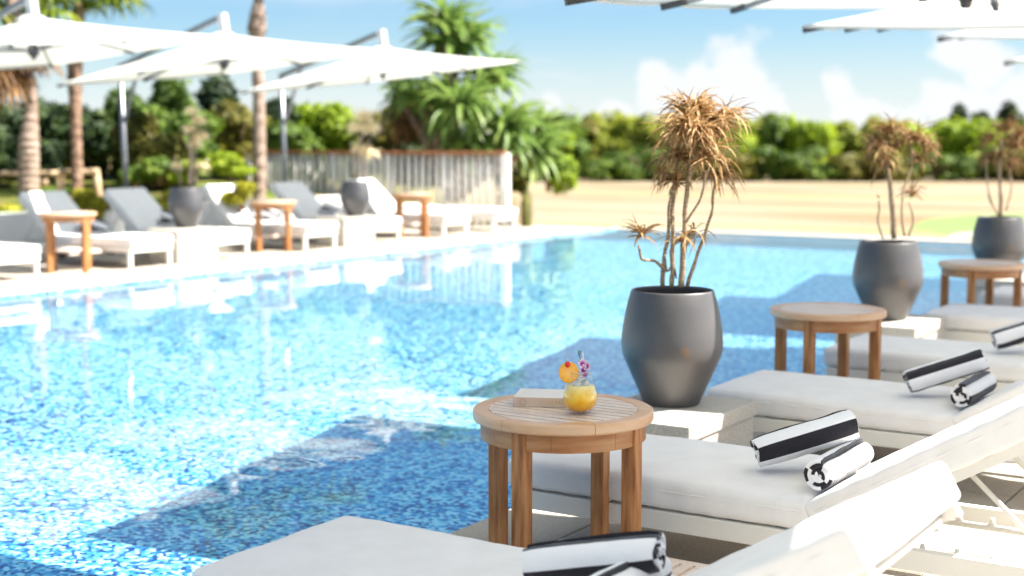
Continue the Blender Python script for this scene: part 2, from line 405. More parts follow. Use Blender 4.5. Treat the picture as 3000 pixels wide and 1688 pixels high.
# ---------------------------------------------------------------- ground, pool, decks
YF = 20.0; XL = -10.75; XR = -2.85; YN = -7.0; WZ = -.045
g = MB(); S = 900
def h_ground(x, y):
    s = -(x * math.cos(R(34.0)) + y * math.sin(R(34.0)))      # distance to the left of a line leading away from the pool end
    t = max(0, min(1, (s + .2) / 4.0)); t = t * t * (3 - 2 * t)
    if y < 19.2: t = 1 if x < -14.5 else 0
    far = max(0, min(1, (math.hypot(x, y) - 55) / 25))
    t *= 1 - far
    hi = .42 + .33 * max(0, min(1, (-14.4 - x) / 7)) + .12 * noise.noise(Vector((x * .35, y * .35, 0)))
    return -.85 + t * (hi + .85)
xs = [-S, -300, -150, -90] + [-70 + i * 1.0 for i in range(58)] + [-11.5, -6, 0, 20, 60, 150, 400, S]
ys = [-S, -200, -40, -10] + [-8 + i * 1.0 for i in range(28)] + [20.6] + [21 + i * 1.0 for i in range(56)] + [90, 120, 200, 400, S]
# the sheet lies under pool and decks and rises as the garden berm on the left
def gz(x, y):
    if -14.65 < x < 30 and y < 20.4: return -.85
    return h_ground(x, y)
vs = [(x, y, gz(x, y)) for y in ys for x in xs]; nx = len(xs)
hole = lambda x0, x1, y0, y1: x0 > -14.3 and x1 < 7.9 and y0 > -8 and y1 < 20.3
g.add(vs, [(j * nx + i, j * nx + i + 1, (j + 1) * nx + i + 1, (j + 1) * nx + i) for j in range(len(ys) - 1) for i in range(nx - 1) if not hole(xs[i], xs[i + 1], ys[j], ys[j + 1])], smooth=True)
def ground_mat():
    m = M['lawn']; nt = m.node_tree; b = nt.nodes['Principled BSDF']
    lk = b.inputs['Base Color'].links[0].from_socket
    tc = N(nt, 'ShaderNodeTexCoord'); sp = N(nt, 'ShaderNodeSeparateXYZ'); nt.links.new(tc.outputs['Object'], sp.inputs[0])
    mr = N(nt, 'ShaderNodeMapRange'); nt.links.new(sp.outputs['Z'], mr.inputs[0]); mr.inputs[1].default_value = -.7; mr.inputs[2].default_value = -.2
    n1 = N(nt, 'ShaderNodeTexNoise', Scale=.7, Detail=6); nt.links.new(tc.outputs['Object'], n1.inputs['Vector'])
    r = ramp(nt, n1.outputs['Fac'], [(.36, (.06, .10, .012)), (.5, (.13, .14, .03)), (.64, (.24, .16, .09))])
    mx = N(nt, 'ShaderNodeMix', data_type='RGBA'); nt.links.new(mr.outputs[0], mx.inputs['Factor'])
    nt.links.new(lk, mx.inputs['A']); nt.links.new(r.outputs[0], mx.inputs['B']); nt.links.new(mx.outputs['Result'], b.inputs['Base Color'])
    return m
struct('ground', g, ground_mat())

DEPTH = 1.15
mb = MB(); mb.box(((XL + XR) / 2, (YN + YF) / 2, WZ - DEPTH - .05), (XR - XL, YF - YN, .1)); fl = struct('pool_floor', mb, M['mosaic'])
mb = MB()
wxs = [XL + .012 + (XR - XL - .024) * i / 150 for i in range(151)]; wys = [YN]
while wys[-1] < YF - .01: wys.append(min(YF - .004, wys[-1] + (.3 if wys[-1] < 1.5 else .045 if wys[-1] < 9 else .09)))
def wave(x, y):
    p = Vector((x * 1.3, y * 1.3, 0)); q = Vector((x * 4.2 + y * 1.1, y * 4.6 - x * .7, 3)); r_ = Vector((x * 9.5, y * 10.5, 7))
    k = .5
    return k * (.0030 * noise.noise(p) + .0016 * noise.noise(q) + .0008 * noise.noise(r_))
nxw = len(wxs)
mb.add([(x, y, WZ + wave(x, y)) for y in wys for x in wxs], [(j * nxw + i, j * nxw + i + 1, (j + 1) * nxw + i + 1, (j + 1) * nxw + i) for j in range(len(wys) - 1) for i in range(nxw - 1)], smooth=True)
wa = struct('water', mb, M['water'])
mb = MB()       # mosaic-lined sides of the basin, just inside the decks
for xx in (XL + .005, XR - .005): mb.box((xx, (YN + YF) / 2, WZ - DEPTH / 2), (.01, YF - YN, DEPTH + .04))
mb.box(((XL + XR) / 2, YF - .005, WZ - DEPTH / 2 - .03), (XR - XL - .02, .01, DEPTH - .02))
mb.box(((XL + XR) / 2, YN + .005, WZ - DEPTH / 2 - .03), (XR - XL - .02, .01, DEPTH - .02))
ps = struct('pool_side', mb, M['mosaic'])
wa.cycles.is_caustics_caster = True; fl.cycles.is_caustics_receiver = True; ps.cycles.is_caustics_receiver = True
mb = MB(); mb.box(((XL + XR) / 2 + .3, YF + .14, -.46), (XR - XL + 1.0, .28, .86), bev=.01); struct('pool_lip', mb, M['granite'])

def paving(x0, x1, y0, y1, cw, rows):
    """stone slabs with open joints over a dark bed"""
    mb = MB(); r = random.Random(4)
    x = x0
    k = 0
    while x < x1 - .01:
        w = cw[k % len(cw)] if k < len(cw) else .9
        w = min(w, x1 - x); y = y0 - r.random() * .5
        while y < y1 - .01:
            l = min(rows, y1 - y)
            mb.box((x + w / 2, y + l / 2, -.022 + r.uniform(-.0008, .0008)), (w - .007, l - .007, .044), bev=.004)
            y += l
        x += w; k += 1
    return mb
mb = paving(XR, 7.9, YN, YF + .1, [.37, .6, .6], 1.18); struct('pool_deck_near', mb, M['stone'])
mb = MB(); mb.box(((XR + 8.02) / 2, (YN + YF + .15) / 2, -.465), (8.02 - XR, YF - YN + .1, .875)); struct('deck_base_near', mb, M['grout'])
mb = paving(-14.66, XL, YN, YF - .4, [.7, .8, .8, .8, .35], 1.3); struct('pool_deck_far', mb, M['stone'])
mb = MB(); mb.box(((XL - 14.67) / 2, (YN + YF - .35) / 2, -.465), (XL + 14.67, YF - YN - .2, .875)); struct('deck_base_far', mb, M['grout'])

# green patch and pale path on the lawn beyond the pool
def patch(name, pts, z, m):
    mb = MB(); vs = []
    c = sum((Vector(p) for p in pts), Vector()) / len(pts)
    n = len(pts); vs = [c] + [Vector(p) for p in pts]
    for v in vs: v.z = z
    mb.add(vs, [(0, i + 1, (i + 1) % n + 1) for i in range(n)]); return struct(name, mb, m)
def gp(vx, vy, z=-.846):
    d = FWD + RGT * ((vx - 1288) / 3578.) + UPV * ((724.7 - vy) / 3578.)
    return Vector((0, 0, 1.4)) + d * ((z - 1.4) / d.z)
patch('green_grass', [gp(2290, 572), gp(2330, 552), gp(2440, 541), gp(2600, 537), gp(2800, 536), gp(2800, 600), gp(2500, 606), gp(2380, 592)], -.846, M['green_grass'])
patch('path', [gp(2370, 604, -.842), gp(2400, 588, -.842), gp(2600, 566, -.842), (gp(2800, 556, -.842)), gp(2800, 572, -.842), gp(2600, 580, -.842), gp(2440, 597, -.842)], -.842, M['path'])

# white planter wall behind the far loungers
mb = MB(); mb.box((-14.73, 5.9, .23), (.12, 25.6, .5), bev=.01)
tag(mb.build('planter_wall', M['planter_white']), 'low white planter wall running behind the far row of loungers', 'wall')

# ---------------------------------------------------------------- cushions and loungers
def cushion_mb(L, W, T, r, seed, puff=.012, sag=.0):
    def samples(Lx, r, step):
        e = [0, .12 * r, .35 * r, .65 * r, r, r * 1.5]; n = max(2, int((Lx - 3 * r) / step)); mid = [r * 1.5 + (Lx - 3 * r) * k / n for k in range(1, n)]
        return [v / Lx for v in e + mid + [Lx - q for q in reversed(e)]]
    US, VS, TS = samples(L, r, .024), samples(W, r, .024), samples(T, r, .02)
    nx, ny, nz = len(US) - 1, len(VS) - 1, len(TS) - 1
    mb = MB()
    def P3(u, v, t):
        p = Vector(((u - .5) * L, (v - .5) * W, (t - .5) * T))
        q = Vector((max(-L / 2 + r, min(L / 2 - r, p.x)), max(-W / 2 + r, min(W / 2 - r, p.y)), max(-T / 2 + r, min(T / 2 - r, p.z))))
        d = p - q
        m = max(abs(d.x), abs(d.y), abs(d.z)); dn = d.normalized() if d.length > 1e-6 else Vector((0, 0, 0))
        p2 = q + dn * m
        e = (1 - (2 * u - 1) ** 8) * (1 - (2 * v - 1) ** 4)
        if t > .5: p2.z += puff * e
        n = noise.noise(Vector((p.x * 5 + seed * 9.1, p.y * 7, p.z * 9))) * .003 + noise.noise(Vector((p.x * 17, p.y * 22 + seed * 3.3, p.z * 18))) * .0011
        side = max(0, abs(2 * v - 1) - .9) * 10
        n += side * .0016 * math.sin(p.x * 60 + 3 * noise.noise(Vector((p.x * 6, seed, 0))))
        return p2 + (dn if d.length > 1e-6 else Vector((0, 0, 1 if t > .5 else -1))) * n
    idx = {}
    def vid(i, j, k):
        key = (i, j, k)
        if key not in idx:
            # cluster samples near the edges
            def s(a, n, Lx):
                u = a / n
                return u
            idx[key] = len(mb.v); mb.v.append(tuple(P3(US[i], VS[j], TS[k])))
        return idx[key]
    def quad(a, b, c, d):
        mb.f.append((vid(*a), vid(*b), vid(*c), vid(*d))); mb.uv.append(None); mb.smooth.append(True)
    for i in range(nx):
        for j in range(ny):
            quad((i, j, nz), (i + 1, j, nz), (i + 1, j + 1, nz), (i, j + 1, nz))
            quad((i, j, 0), (i, j + 1, 0), (i + 1, j + 1, 0), (i + 1, j, 0))
    for i in range(nx):
        for k in range(nz):
            quad((i, 0, k), (i + 1, 0, k), (i + 1, 0, k + 1), (i, 0, k + 1))
            quad((i, ny, k), (i, ny, k + 1), (i + 1, ny, k + 1), (i + 1, ny, k))
    for j in range(ny):
        for k in range(nz):
            quad((0, j, k), (0, j, k + 1), (0, j + 1, k + 1), (0, j + 1, k))
            quad((nx, j, k), (nx, j + 1, k), (nx, j + 1, k + 1), (nx, j, k + 1))
    return mb
def piping_mb(L, W, z, r):
    pts = []
    for cx, cy, a0 in ((L / 2 - r, W / 2 - r, 0), (-L / 2 + r, W / 2 - r, 90), (-L / 2 + r, -W / 2 + r, 180), (L / 2 - r, -W / 2 + r, 270)):
        for k in range(5):
            a = R(a0 + k * 22.5); pts.append((cx + r * math.cos(a), cy + r * math.sin(a), z))
    pts.append(pts[0])
    mb = MB(); mb.tube(pts, .0035, 6, cap=False); return mb

def lounger(x, y, rz, label, group, seed, ang=30.5, ext=0):
    t = thing('sun_lounger', label, 'sun lounger', (x, y, 0), rz, group)
    W = .62; mt = M['cream_metal']
    fr = MB()
    for s in (-1, 1):
        fr.box((.98, s * (W / 2 - .02), .205), (1.92, .036, .062), bev=.004)
    for xx in (.035, 1.925): fr.box((xx, 0, .205), (.034, W - .078, .062), bev=.004)
    for k in range(9): fr.box((.16 + k * .115, 0, .222), (.05, W - .078, .012))
    for xx in (1.1, 1.62): fr.box((xx, 0, .196), (.03, W - .078, .03))
    fr.build('frame', mt, t)
    for xx in (.055, 1.9):
        for s in (-1, 1):
            m = MB(); m.box((xx, s * (W / 2 - .028), .087), (.044, .044, .174), bev=.004); m.build('leg', mt, t)
    for s in (-1, 1):
        m = MB(); m.tube([(1.78, s * (W / 2 - .075), .085), (1.78, s * (W / 2 - .045), .085)], .085, 28)
        wh = m.build('wheel', M['brown_rubber'], t)
        m = MB(); m.tube([(1.78, s * (W / 2 - .079), .085), (1.78, s * (W / 2 - .041), .085)], .03, 16); m.build('hub', mt, wh)
    # ratchet rail with pegs
    for s in (-1, 1):
        m = MB()
        m.tube([(1.18, s * .2, .196), (1.9, s * .2, .196)], .011, 8)
        for k in range(6): m.tube([(1.27 + k * .1, s * .2, .2), (1.27 + k * .1, s * .2, .228)], [.012, .006], 8)
        m.build('ratchet_rail', mt, t)
    # seat cushion
    Ls = 1.07 + ext
    c = cushion_mb(Ls, W, .096, .026, seed, .008); o = c.build('seat_cushion', M['cushion'], t, (Ls / 2 - .005, 0, .240 + .048))
    piping_mb(Ls - .004, W - .004, 0.012, .045).build('piping', M['cushion'], o)
    # backrest
    a = R(ang); hx, hz = 1.07 + ext, .228
    rot = Matrix.Rotation(-a, 3, 'Y'); ux = rot @ Vector((1, 0, 0)); uz = rot @ Vector((0, 0, 1))
    Lb = .75
    bf = MB()
    for s in (-1, 1):
        p0 = Vector((hx, s * (W / 2 - .03), hz - .012)); bf.bar(p0, p0 + ux * (Lb + .01), .03, .03)
    for k in range(7):
        p = Vector((hx, 0, hz - .012)) + ux * (.04 + k * .112)
        bf.bar(p - Vector((0, W / 2 - .047, 0)), p + Vector((0, W / 2 - .047, 0)), .03 if k < 6 else .03, .014)
    bf.build('backrest_frame', mt, t)
    c = cushion_mb(Lb, W, .092, .014, seed + 5, .003)
    o = c.build('back_cushion', M['cushion'], t); cc = Vector((hx, 0, hz)) + ux * (Lb / 2 + .02) + uz * .05
    o.location = cc; o.rotation_euler = rot.to_euler()
    piping_mb(Lb - .004, W - .004, 0.012, .04).build('piping', M['cushion'], o)
    # prop: two thin stays meeting on the ratchet rail
    pr = MB(); top = Vector((hx, 0, hz - .03)) + ux * .5
    for s in (-1, 1):
        pr.tube([top + Vector((0, s * .2, 0)), (top.x + .27, s * .2, .205)], .008, 8)
    pr.tube([(top.x + .27, -.21, .205), (top.x + .27, .21, .205)], .008, 8)
    pr.tube([top + Vector((0, -.21, 0)), top + Vector((0, .21, 0))], .008, 8)
    pr.build('prop', mt, t)
    # teak side tray
    tr = MB()
    for xx in (.42, .93): tr.box((xx, W / 2 + .25, .178), (.03, .48, .02), bev=.003)
    tr.box((.68, W / 2 + .017, .197), (.54, .03, .014), bev=.002); tr.box((.68, W / 2 + .49, .197), (.54, .03, .014), bev=.002)
    for k in range(13):
        tr.box((.427 + k * .0422, W / 2 + .2535, .197), (.031, .439, .014), bev=.002)
    tr.box((.46, W / 2 - .045, .178), (.03, .07, .02)); tr.box((.91, W / 2 - .045, .178), (.03, .07, .02))
    tr.build('side_tray', M['teak_sheen_top'], t)
    return t

def towel_mb(L, r0, turns, seed, flat=1.0, phase=0.0, stripe=.112):
    stripe *= (1, 1, 1, .96, 1.03)[seed % 5]
    """rolled towel: a spiral sheet with thickness, axis along local X, stripes by unrolled length"""
    rd = random.Random(seed); th = .0115
    n = int(turns * 30); m = 14
    mb = MB(); arc = 0; prev = None; rows = []
    def jit(k, s): return .016 * noise.noise(Vector((k * .11, seed + s * 5, 0)))
    for k in range(n + 1):
        an = 2 * PI * turns * k / n + phase; r = r0 - (th + .0006) * (turns * (1 - k / n))
        r = max(r, .004)
        p = Vector((0, r * math.cos(an), r * math.sin(an) * flat))
        if prev is not None: arc += (p - prev).length
        prev = p; rows.append((an, r, arc))
    for side in (0, 1):
        vs = []; uv = []
        for k, (an, r, s) in enumerate(rows):
            rr = r if side else max(.002, r - th)
            for j in range(m + 1):
                f = j / m; ex = L / 2 + (jit(k, 1 if f > .5 else 0) if True else 0)
                x = (f * 2 - 1) * ex
                edge = 1 - .07 * (abs(f * 2 - 1) ** 14)
                wob = 1 + .09 * noise.noise(Vector((x * 9, an * .5, seed))) + .03 * noise.noise(Vector((x * 30, an * 2, seed)))
                vs.append((x, rr * edge * wob * math.cos(an), rr * edge * wob * flat * math.sin(an))); uv.append((s / stripe, f))
        fs = []
        for k in range(n):
            for j in range(m):
                a = k * (m + 1) + j; q = (a, a + 1, a + m + 2, a + m + 1)
                fs.append(q if side else q[::-1])
        mb.add(vs, fs, uv, True)
        if side == 0: base = len(vs); v0 = vs; u0 = uv
        else:
            # close the ends and the free edge
            for j in (0, m):
                for k in range(n):
                    a = k * (m + 1) + j; b = a + m + 1
                    vv = [v0[a], v0[b], vs[b], vs[a]]; uu = [u0[a], u0[b], uv[b], uv[a]]
                    mb.add(vv, [(0, 1, 2, 3)], uu, True)
            k = n
            for j in range(m):
                a = k * (m + 1) + j; vv = [v0[a], v0[a + 1], vs[a + 1], vs[a]]; uu = [u0[a], u0[a + 1], uv[a + 1], uv[a]]
                mb.add(vv, [(0, 1, 2, 3)], uu, True)
    return mb
def place_x(o, a, b, roll=0):
    """lay local X from a to b"""
    a = Vector(a); b = Vector(b); x = (b - a).normalized(); z = Vector((0, 0, 1)); y = z.cross(x).normalized(); z = x.cross(y)
    m = Matrix((x, y, z)).transposed() @ Matrix.Rotation(roll, 3, 'X')
    o.rotation_euler = m.to_euler(); o.location = (a + b) / 2
towel_n = [0]
def towels(x, y, rz, where, group, low=False):
    """two rolled towels lying on a lounger whose foot centre is at x, y"""
    m = Matrix.Translation((x, y, 0)) @ Matrix.Rotation(rz, 4, 'Z'); k = towel_n[0]; towel_n[0] += 1
    rd = random.Random(40 + k); j = rd.uniform(-.015, .015)
    t1 = towel_mb(.32, .064, 4.8, k + 1, .86, phase=2.3 + rd.uniform(-.4, .4)).build('rolled_towel', M['towel'])
    if low: place_x(t1, m @ Vector((.82, .0, .398)), m @ Vector((1.10, .07, .455)))
    else: place_x(t1, m @ Vector((.795, -.08 + j, .404)), m @ Vector((1.07, .075 + j, .508)))
    tag(t1, 'striped towel leaning on another, ' + where, 'towel', group)
    t2 = towel_mb(.38, .054, 4, k + 21, .97, phase=2.1 + rd.uniform(-.5, .5)).build('rolled_towel', M['towel'])
    place_x(t2, m @ Vector((1.065, -.235, .396)), m @ Vector((1.065, .145, .396)))
    tag(t2, 'striped towel lying under another, ' + where, 'towel', group)

GR = 'sun loungers in the near row'; GL = 'sun loungers in the far row'
near = [(2.47, 'grey cushioned lounger at the bottom edge, nearest of the near row'),
        (3.93, 'grey cushioned lounger between the cocktail table and the nearest plinth'),
        (5.50, 'grey cushioned lounger just beyond the nearest pot plinth on the right'),
        (6.93, 'grey cushioned lounger behind the second round teak table of the near row'),
        (8.66, 'grey cushioned lounger just beyond the second near pot, at the right'),
        (9.98, 'grey cushioned lounger behind the third teak table at the right edge'),
        (11.75, 'grey cushioned lounger beyond the third near pot, at the right edge')]
for i, (y0, lab) in enumerate(near): lounger(-2.53, y0 + .31, 0, lab, GR, i + 1)
tw = [(2.47, 'at the bottom edge in front of the cocktail table'), (3.93, 'on the lounger behind the cocktail table'),
      (5.50, 'on the third near lounger from the front'), (6.93, 'at the right edge on the fourth near lounger'), (8.66, 'on the fifth near lounger from the front')]
for y0, lab in tw: towels(-2.53, y0 + .31, 0, lab, 'striped towels on the near loungers', y0 < 3)
far = [(8.82, 'lounger at the left edge of the far row, foot end showing'),
       (10.62, 'grey lounger behind the leftmost far teak table'),
       (11.86, 'grey lounger just left of the far pot with the tall plume'),
       (13.47, 'lounger left of the middle far teak table, beyond the blue grey pot'),
       (14.88, 'lounger with raised grey back just beyond the second far pot'),
       (16.50, 'lounger left of the farthest teak table'),
       (17.75, 'white farthest lounger in front of the picket fence end')]
far[3] = (13.47, 'far row lounger to the right of the nearer far pot, before the middle teak table')
far[4] = (14.82, 'far row lounger right of the middle teak table, left of the second pot')
far[5] = (16.45, 'far row lounger with its raised back just right of the second far pot')
for i, (y0, lab) in enumerate(far): lounger(-11.6, y0 + .31, PI, lab, GL, i + 20, 40.0 if i < 6 else 3.0, .17)
for y0, lab in ((10.62, 'behind the leftmost far teak table'), (11.86, 'on the far lounger left of the first far pot'), (13.47, 'on the far lounger right of the first far pot'), (14.82, 'on the far lounger left of the second far pot')):
    towels(-11.6, y0 + .31, PI, lab, 'striped towels on the far loungers')

# ---------------------------------------------------------------- round teak tables
def clipped_slat(mb, y0, y1, z0, z1, rad):
    """slat along X whose ends follow the inner ring"""
    def xe(y): return math.sqrt(max(1e-6, rad * rad - y * y))
    a, b = xe(y0), xe(y1)
    v = [(-a, y0, z0), (a, y0, z0), (b, y1, z0), (-b, y1, z0)]
    v += [(p[0], p[1], z1) for p in v]
    mb.add(v, [(3, 2, 1, 0), (4, 5, 6, 7), (0, 1, 5, 4), (1, 2, 6, 5), (2, 3, 7, 6), (3, 0, 4, 7)])
def make_table():
    t = thing('round_side_table', 'round teak side table', 'side table')
    R0 = .275; Z = .585
    def arcs(mb, prof, nseg, gap, off, n=16):
        m = len(prof)
        for q in range(nseg):
            a0 = off + 2 * PI * q / nseg + gap / .25; a1 = off + 2 * PI * (q + 1) / nseg - gap / .25; vs = []
            for k in range(n + 1):
                a = a0 + (a1 - a0) * k / n; vs += [(r * math.cos(a), r * math.sin(a), z) for r, z in prof]
            fs = [(k * m + i, (k + 1) * m + i, (k + 1) * m + (i + 1) % m, k * m + (i + 1) % m) for k in range(n) for i in range(m)]
            fs += [tuple(range(m)), tuple(n * m + i for i in range(m))[::-1]]
            mb.add(vs, fs)
    ring = MB(); prof = [(.226, Z - .032), (.226, Z - .003), (.229, Z), (R0 - .006, Z), (R0 - .0015, Z - .003), (R0, Z - .008), (R0, Z - .027), (R0 - .003, Z - .032)]
    arcs(ring, prof, 6, .0007, .35)
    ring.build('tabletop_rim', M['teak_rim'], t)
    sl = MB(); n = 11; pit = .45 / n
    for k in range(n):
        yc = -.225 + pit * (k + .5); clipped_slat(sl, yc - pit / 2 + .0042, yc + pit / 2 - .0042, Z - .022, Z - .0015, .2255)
    sl.build('tabletop_slats', M['teak_sheen_top'], t)
    ap = MB(); arcs(ap, [(.232, Z - .087), (.232, Z - .034), (.252, Z - .034), (.252, Z - .087)], 8, .0006, PI / 8)
    ap.box((0, 0, Z - .045), (.05, .462, .018)); ap.box((.12, 0, Z - .045), (.03, .39, .018)); ap.box((-.12, 0, Z - .045), (.03, .39, .018))
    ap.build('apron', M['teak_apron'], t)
    for k in range(4):
        a = k * PI / 2; m = MB(); m.box((.236 * math.cos(a), .236 * math.sin(a), (Z - .034) / 2), (.046, .046, Z - .034), bev=.003)
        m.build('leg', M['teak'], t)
    return t
TG = 'round teak tables by the pool'
tab = [(-2.16, 3.68, 'round slatted teak table carrying the cocktail and the book', 0),
       (-2.37, 6.55, 'round teak table standing left of the second near plant pot', 0),
       (-2.41, 9.55, 'small looking round teak table in front of the pot at the right edge', 0),
       (-11.95, 10.08, 'leftmost teak table of the far poolside row', 0),
       (-12.0, 13.3, 'middle teak table of the far row, between the two far pots', 0),
       (-12.0, 16.2, 'farthest teak table, right of the second far pot', 0)]
t0 = make_table()
for i, (x, y, lab, a) in enumerate(tab):
    o = t0 if i == 0 else copy_tree(t0)
    o.location = (x, y, 0); o['label'] = lab; o['group'] = TG
    if x < -8: o.scale = (1.07, 1.07, 1.07)

# ---------------------------------------------------------------- cocktail and book on the first table
TZ = .5835
gx, gy = -2.075, 3.635
cu = thing('cocktail_glass', 'round stemless glass of iced orange cocktail with fruit and orchid garnish on the teak table', 'cocktail', (gx, gy, TZ))
cu.scale = (1.04, 1.04, 1.1)
outer = [(.0, .0), (.020, .0), (.026, .003), (.038, .012), (.047, .026), (.0505, .042), (.049, .056), (.044, .072), (.038, .088), (.0335, .103), (.0325, .116)]
inner = [(.0315, .116), (.0325, .103), (.037, .088), (.043, .072), (.048, .056), (.0492, .042), (.0455, .027), (.036, .014), (.02, .007), (0, .006)]
gb = MB(); gb.lathe(outer + inner[:2], 48)
gm, gnt, gbs = mat('clear_glass'); gnt.nodes.remove(gbs)
gtr = N(gnt, 'ShaderNodeBsdfTransparent'); gtr.inputs['Color'].default_value = (.96, .97, .97, 1); ggl = N(gnt, 'ShaderNodeBsdfGlossy', Roughness=.02)
gfr0 = N(gnt, 'ShaderNodeLayerWeight', Blend=.25); gfr = N(gnt, 'ShaderNodeMath', operation='MULTIPLY'); gfr.inputs[1].default_value = .55; gnt.links.new(gfr0.outputs['Facing'], gfr.inputs[0]); gmx = N(gnt, 'ShaderNodeMixShader')
gnt.links.new(gfr.outputs[0], gmx.inputs[0]); gnt.links.new(gtr.outputs[0], gmx.inputs[1]); gnt.links.new(ggl.outputs[0], gmx.inputs[2]); gnt.links.new(gmx.outputs[0], gnt.nodes['Material Output'].inputs[0])
gb.build('glass', gm, cu)
lm, lnt, lb = mat('orange_drink')
ltc = N(lnt, 'ShaderNodeTexCoord'); lsp = N(lnt, 'ShaderNodeSeparateXYZ'); lnt.links.new(ltc.outputs['Object'], lsp.inputs[0])
ln = N(lnt, 'ShaderNodeTexNoise', Scale=42, Detail=2); lnt.links.new(ltc.outputs['Object'], ln.inputs['Vector'])
lma = N(lnt, 'ShaderNodeMath', operation='MULTIPLY_ADD'); lma.inputs[1].default_value = .045; lnt.links.new(ln.outputs['Fac'], lma.inputs[0]); lnt.links.new(lsp.outputs['Z'], lma.inputs[2])
lr = ramp(lnt, lma.outputs[0], [(.03, (.90, .36, .005)), (.055, (.95, .50, .01)), (.075, (.95, .62, .06)), (.095, (.92, .74, .30)), (.115, (.88, .80, .5))])
lnt.links.new(lr.outputs[0], lb.inputs['Base Color']); lb.inputs['Subsurface Weight'].default_value = .4; lb.inputs['Subsurface Radius'].default_value = (.03, .02, .008); lb.inputs['Subsurface Scale'].default_value = .6
lb.inputs['Roughness'].default_value = .25
lq = MB(); lq.lathe([(0, .0068), (.0195, .0078), (.0355, .0148), (.045, .0275), (.0487, .042), (.0475, .056), (.0425, .0715), (.0405, .077), (0, .079)], 40)
lq.build('drink', lm, cu)
im, int_, ib = mat('ice'); ib.inputs['Transmission Weight'].default_value = .55; ib.inputs['Roughness'].default_value = .25; ib.inputs['Base Color'].default_value = (.93, .95, .95, 1); ib.inputs['IOR'].default_value = 1.3
rd = random.Random(3)
for k in range(7):
    m = MB(); rot = Matrix.Rotation(rd.random() * 3, 3, 'X') @ Matrix.Rotation(rd.random() * 3, 3, 'Z')
    a = k * 2.4; rr = .016 if k < 5 else .008; m.box((rr * math.cos(a), rr * math.sin(a), .079 + (.016 if k >= 4 else 0) + rd.random() * .006), (.017, .017, .014), rot, bev=.003)
    m.build('ice_cube', im, cu)
# orange slice standing on the rim, facing the viewer
om, ont, ob_ = mat('orange_slice')
otc = N(ont, 'ShaderNodeTexCoord'); osx = N(ont, 'ShaderNodeSeparateXYZ'); ont.links.new(otc.outputs['Object'], osx.inputs[0])
def omath(op, a, b=None):
    n = N(ont, 'ShaderNodeMath', operation=op)
    for i, q in enumerate((a, b)):
        if q is None: continue
        if isinstance(q, (int, float)): n.inputs[i].default_value = q
        else: ont.links.new(q, n.inputs[i])
    return n.outputs[0]
oang = omath('ARCTAN2', osx.outputs['Y'], osx.outputs['X'])
oseg = omath('ABSOLUTE', omath('SINE', omath('MULTIPLY', oang, 4.5)))
orad = omath('SQRT', omath('ADD', omath('MULTIPLY', osx.outputs['X'], osx.outputs['X']), omath('MULTIPLY', osx.outputs['Y'], osx.outputs['Y'])))
r1 = ramp(ont, orad, [(.0, (.9, .62, .22)), (.0235, (.92, .42, .02)), (.0245, (.9, .75, .42)), (.0272, (.95, .42, .01))])
r2 = ramp(ont, oseg, [(.08, (.9, .75, .4)), (.25, (.93, .45, .03))])
om_mix = N(ont, 'ShaderNodeMix', data_type='RGBA'); om_mix.inputs['Factor'].default_value = .5
ont.links.new(r1.outputs[0], om_mix.inputs['A']); ont.links.new(r2.outputs[0], om_mix.inputs['B'])
ont.links.new(om_mix.outputs['Result'], ob_.inputs['Base Color']); ob_.inputs['Subsurface Weight'].default_value = .3; ob_.inputs['Subsurface Scale'].default_value = .01; ob_.inputs['Roughness'].default_value = .35
os_ = MB(); os_.lathe([(0, -.0025), (.0265, -.0025), (.029, 0), (.0265, .0025), (0, .0025)], 40)
o = os_.build('orange_slice', om, cu)
vdir = Vector((gx, gy, 0)).normalized()
o.location = RGT * -.033 + Vector((0, 0, .114)) - vdir * .012
o.rotation_euler = (Matrix.Rotation(R(32.5 + 6), 3, 'Z') @ Matrix.Rotation(R(84), 3, 'X')).to_euler()
rm, _, rb = mat('cherry_red'); rb.inputs['Base Color'].default_value = (.62, .015, .012, 1); rb.inputs['Roughness'].default_value = .2
ch = MB()
ch.lathe([(0, -.0085)] + [(.0085 * math.cos(R(a)), .0085 * math.sin(R(a))) for a in range(-70, 80, 20)] + [(.0015, .0065)], 20)
o = ch.build('cherry', rm, cu); o.location = RGT * -.036 - vdir * .019 + Vector((0, 0, .137))
pk = MB(); base = RGT * -.036 - vdir * .012 + Vector((0, 0, .12)); pk.tube([base, base + RGT * -.008 + Vector((0, 0, .045))], .0011, 6); pk.build('pick', M['log'], cu)
# orchid and herb sprig
fm, fnt, fb = mat('orchid_petal'); ftc = N(fnt, 'ShaderNodeTexCoord'); fl = N(fnt, 'ShaderNodeVectorMath', operation='LENGTH'); fnt.links.new(ftc.outputs['Object'], fl.inputs[0])
fr_ = ramp(fnt, fl.outputs['Value'], [(.003, (.22, .01, .16)), (.0065, (.55, .12, .42)), (.011, (.85, .72, .85))]); fnt.links.new(fr_.outputs[0], fb.inputs['Base Color']); fb.inputs['Roughness'].default_value = .5
for fx, fz, s in ((.006, .138, 1.1), (.018, .131, 1.0), (.009, .120, .9), (.013, .108, .7)):
    pm = MB()
    for k in range(5):
        a = 2 * PI * k / 5 + fx * 90; d = Vector((math.cos(a), math.sin(a), 0)); sdv = Vector((-math.sin(a), math.cos(a), 0))
        pts = [d * q for q in (0, .004, .009, .0125)]; pts = [p + Vector((0, 0, .002 * i * (i - 1.5))) for i, p in enumerate(pts)]
        pm.ribbon([p * s for p in pts], [.002, .008, .009, .002], sdv, .15)
    o = pm.build('orchid_flower', fm, cu); o.location = RGT * fx - vdir * .014 + Vector((0, 0, fz)); o.rotation_euler = (Matrix.Rotation(R(32.5), 3, 'Z') @ Matrix.Rotation(R(70 + 200 * fx), 3, 'X')).to_euler()
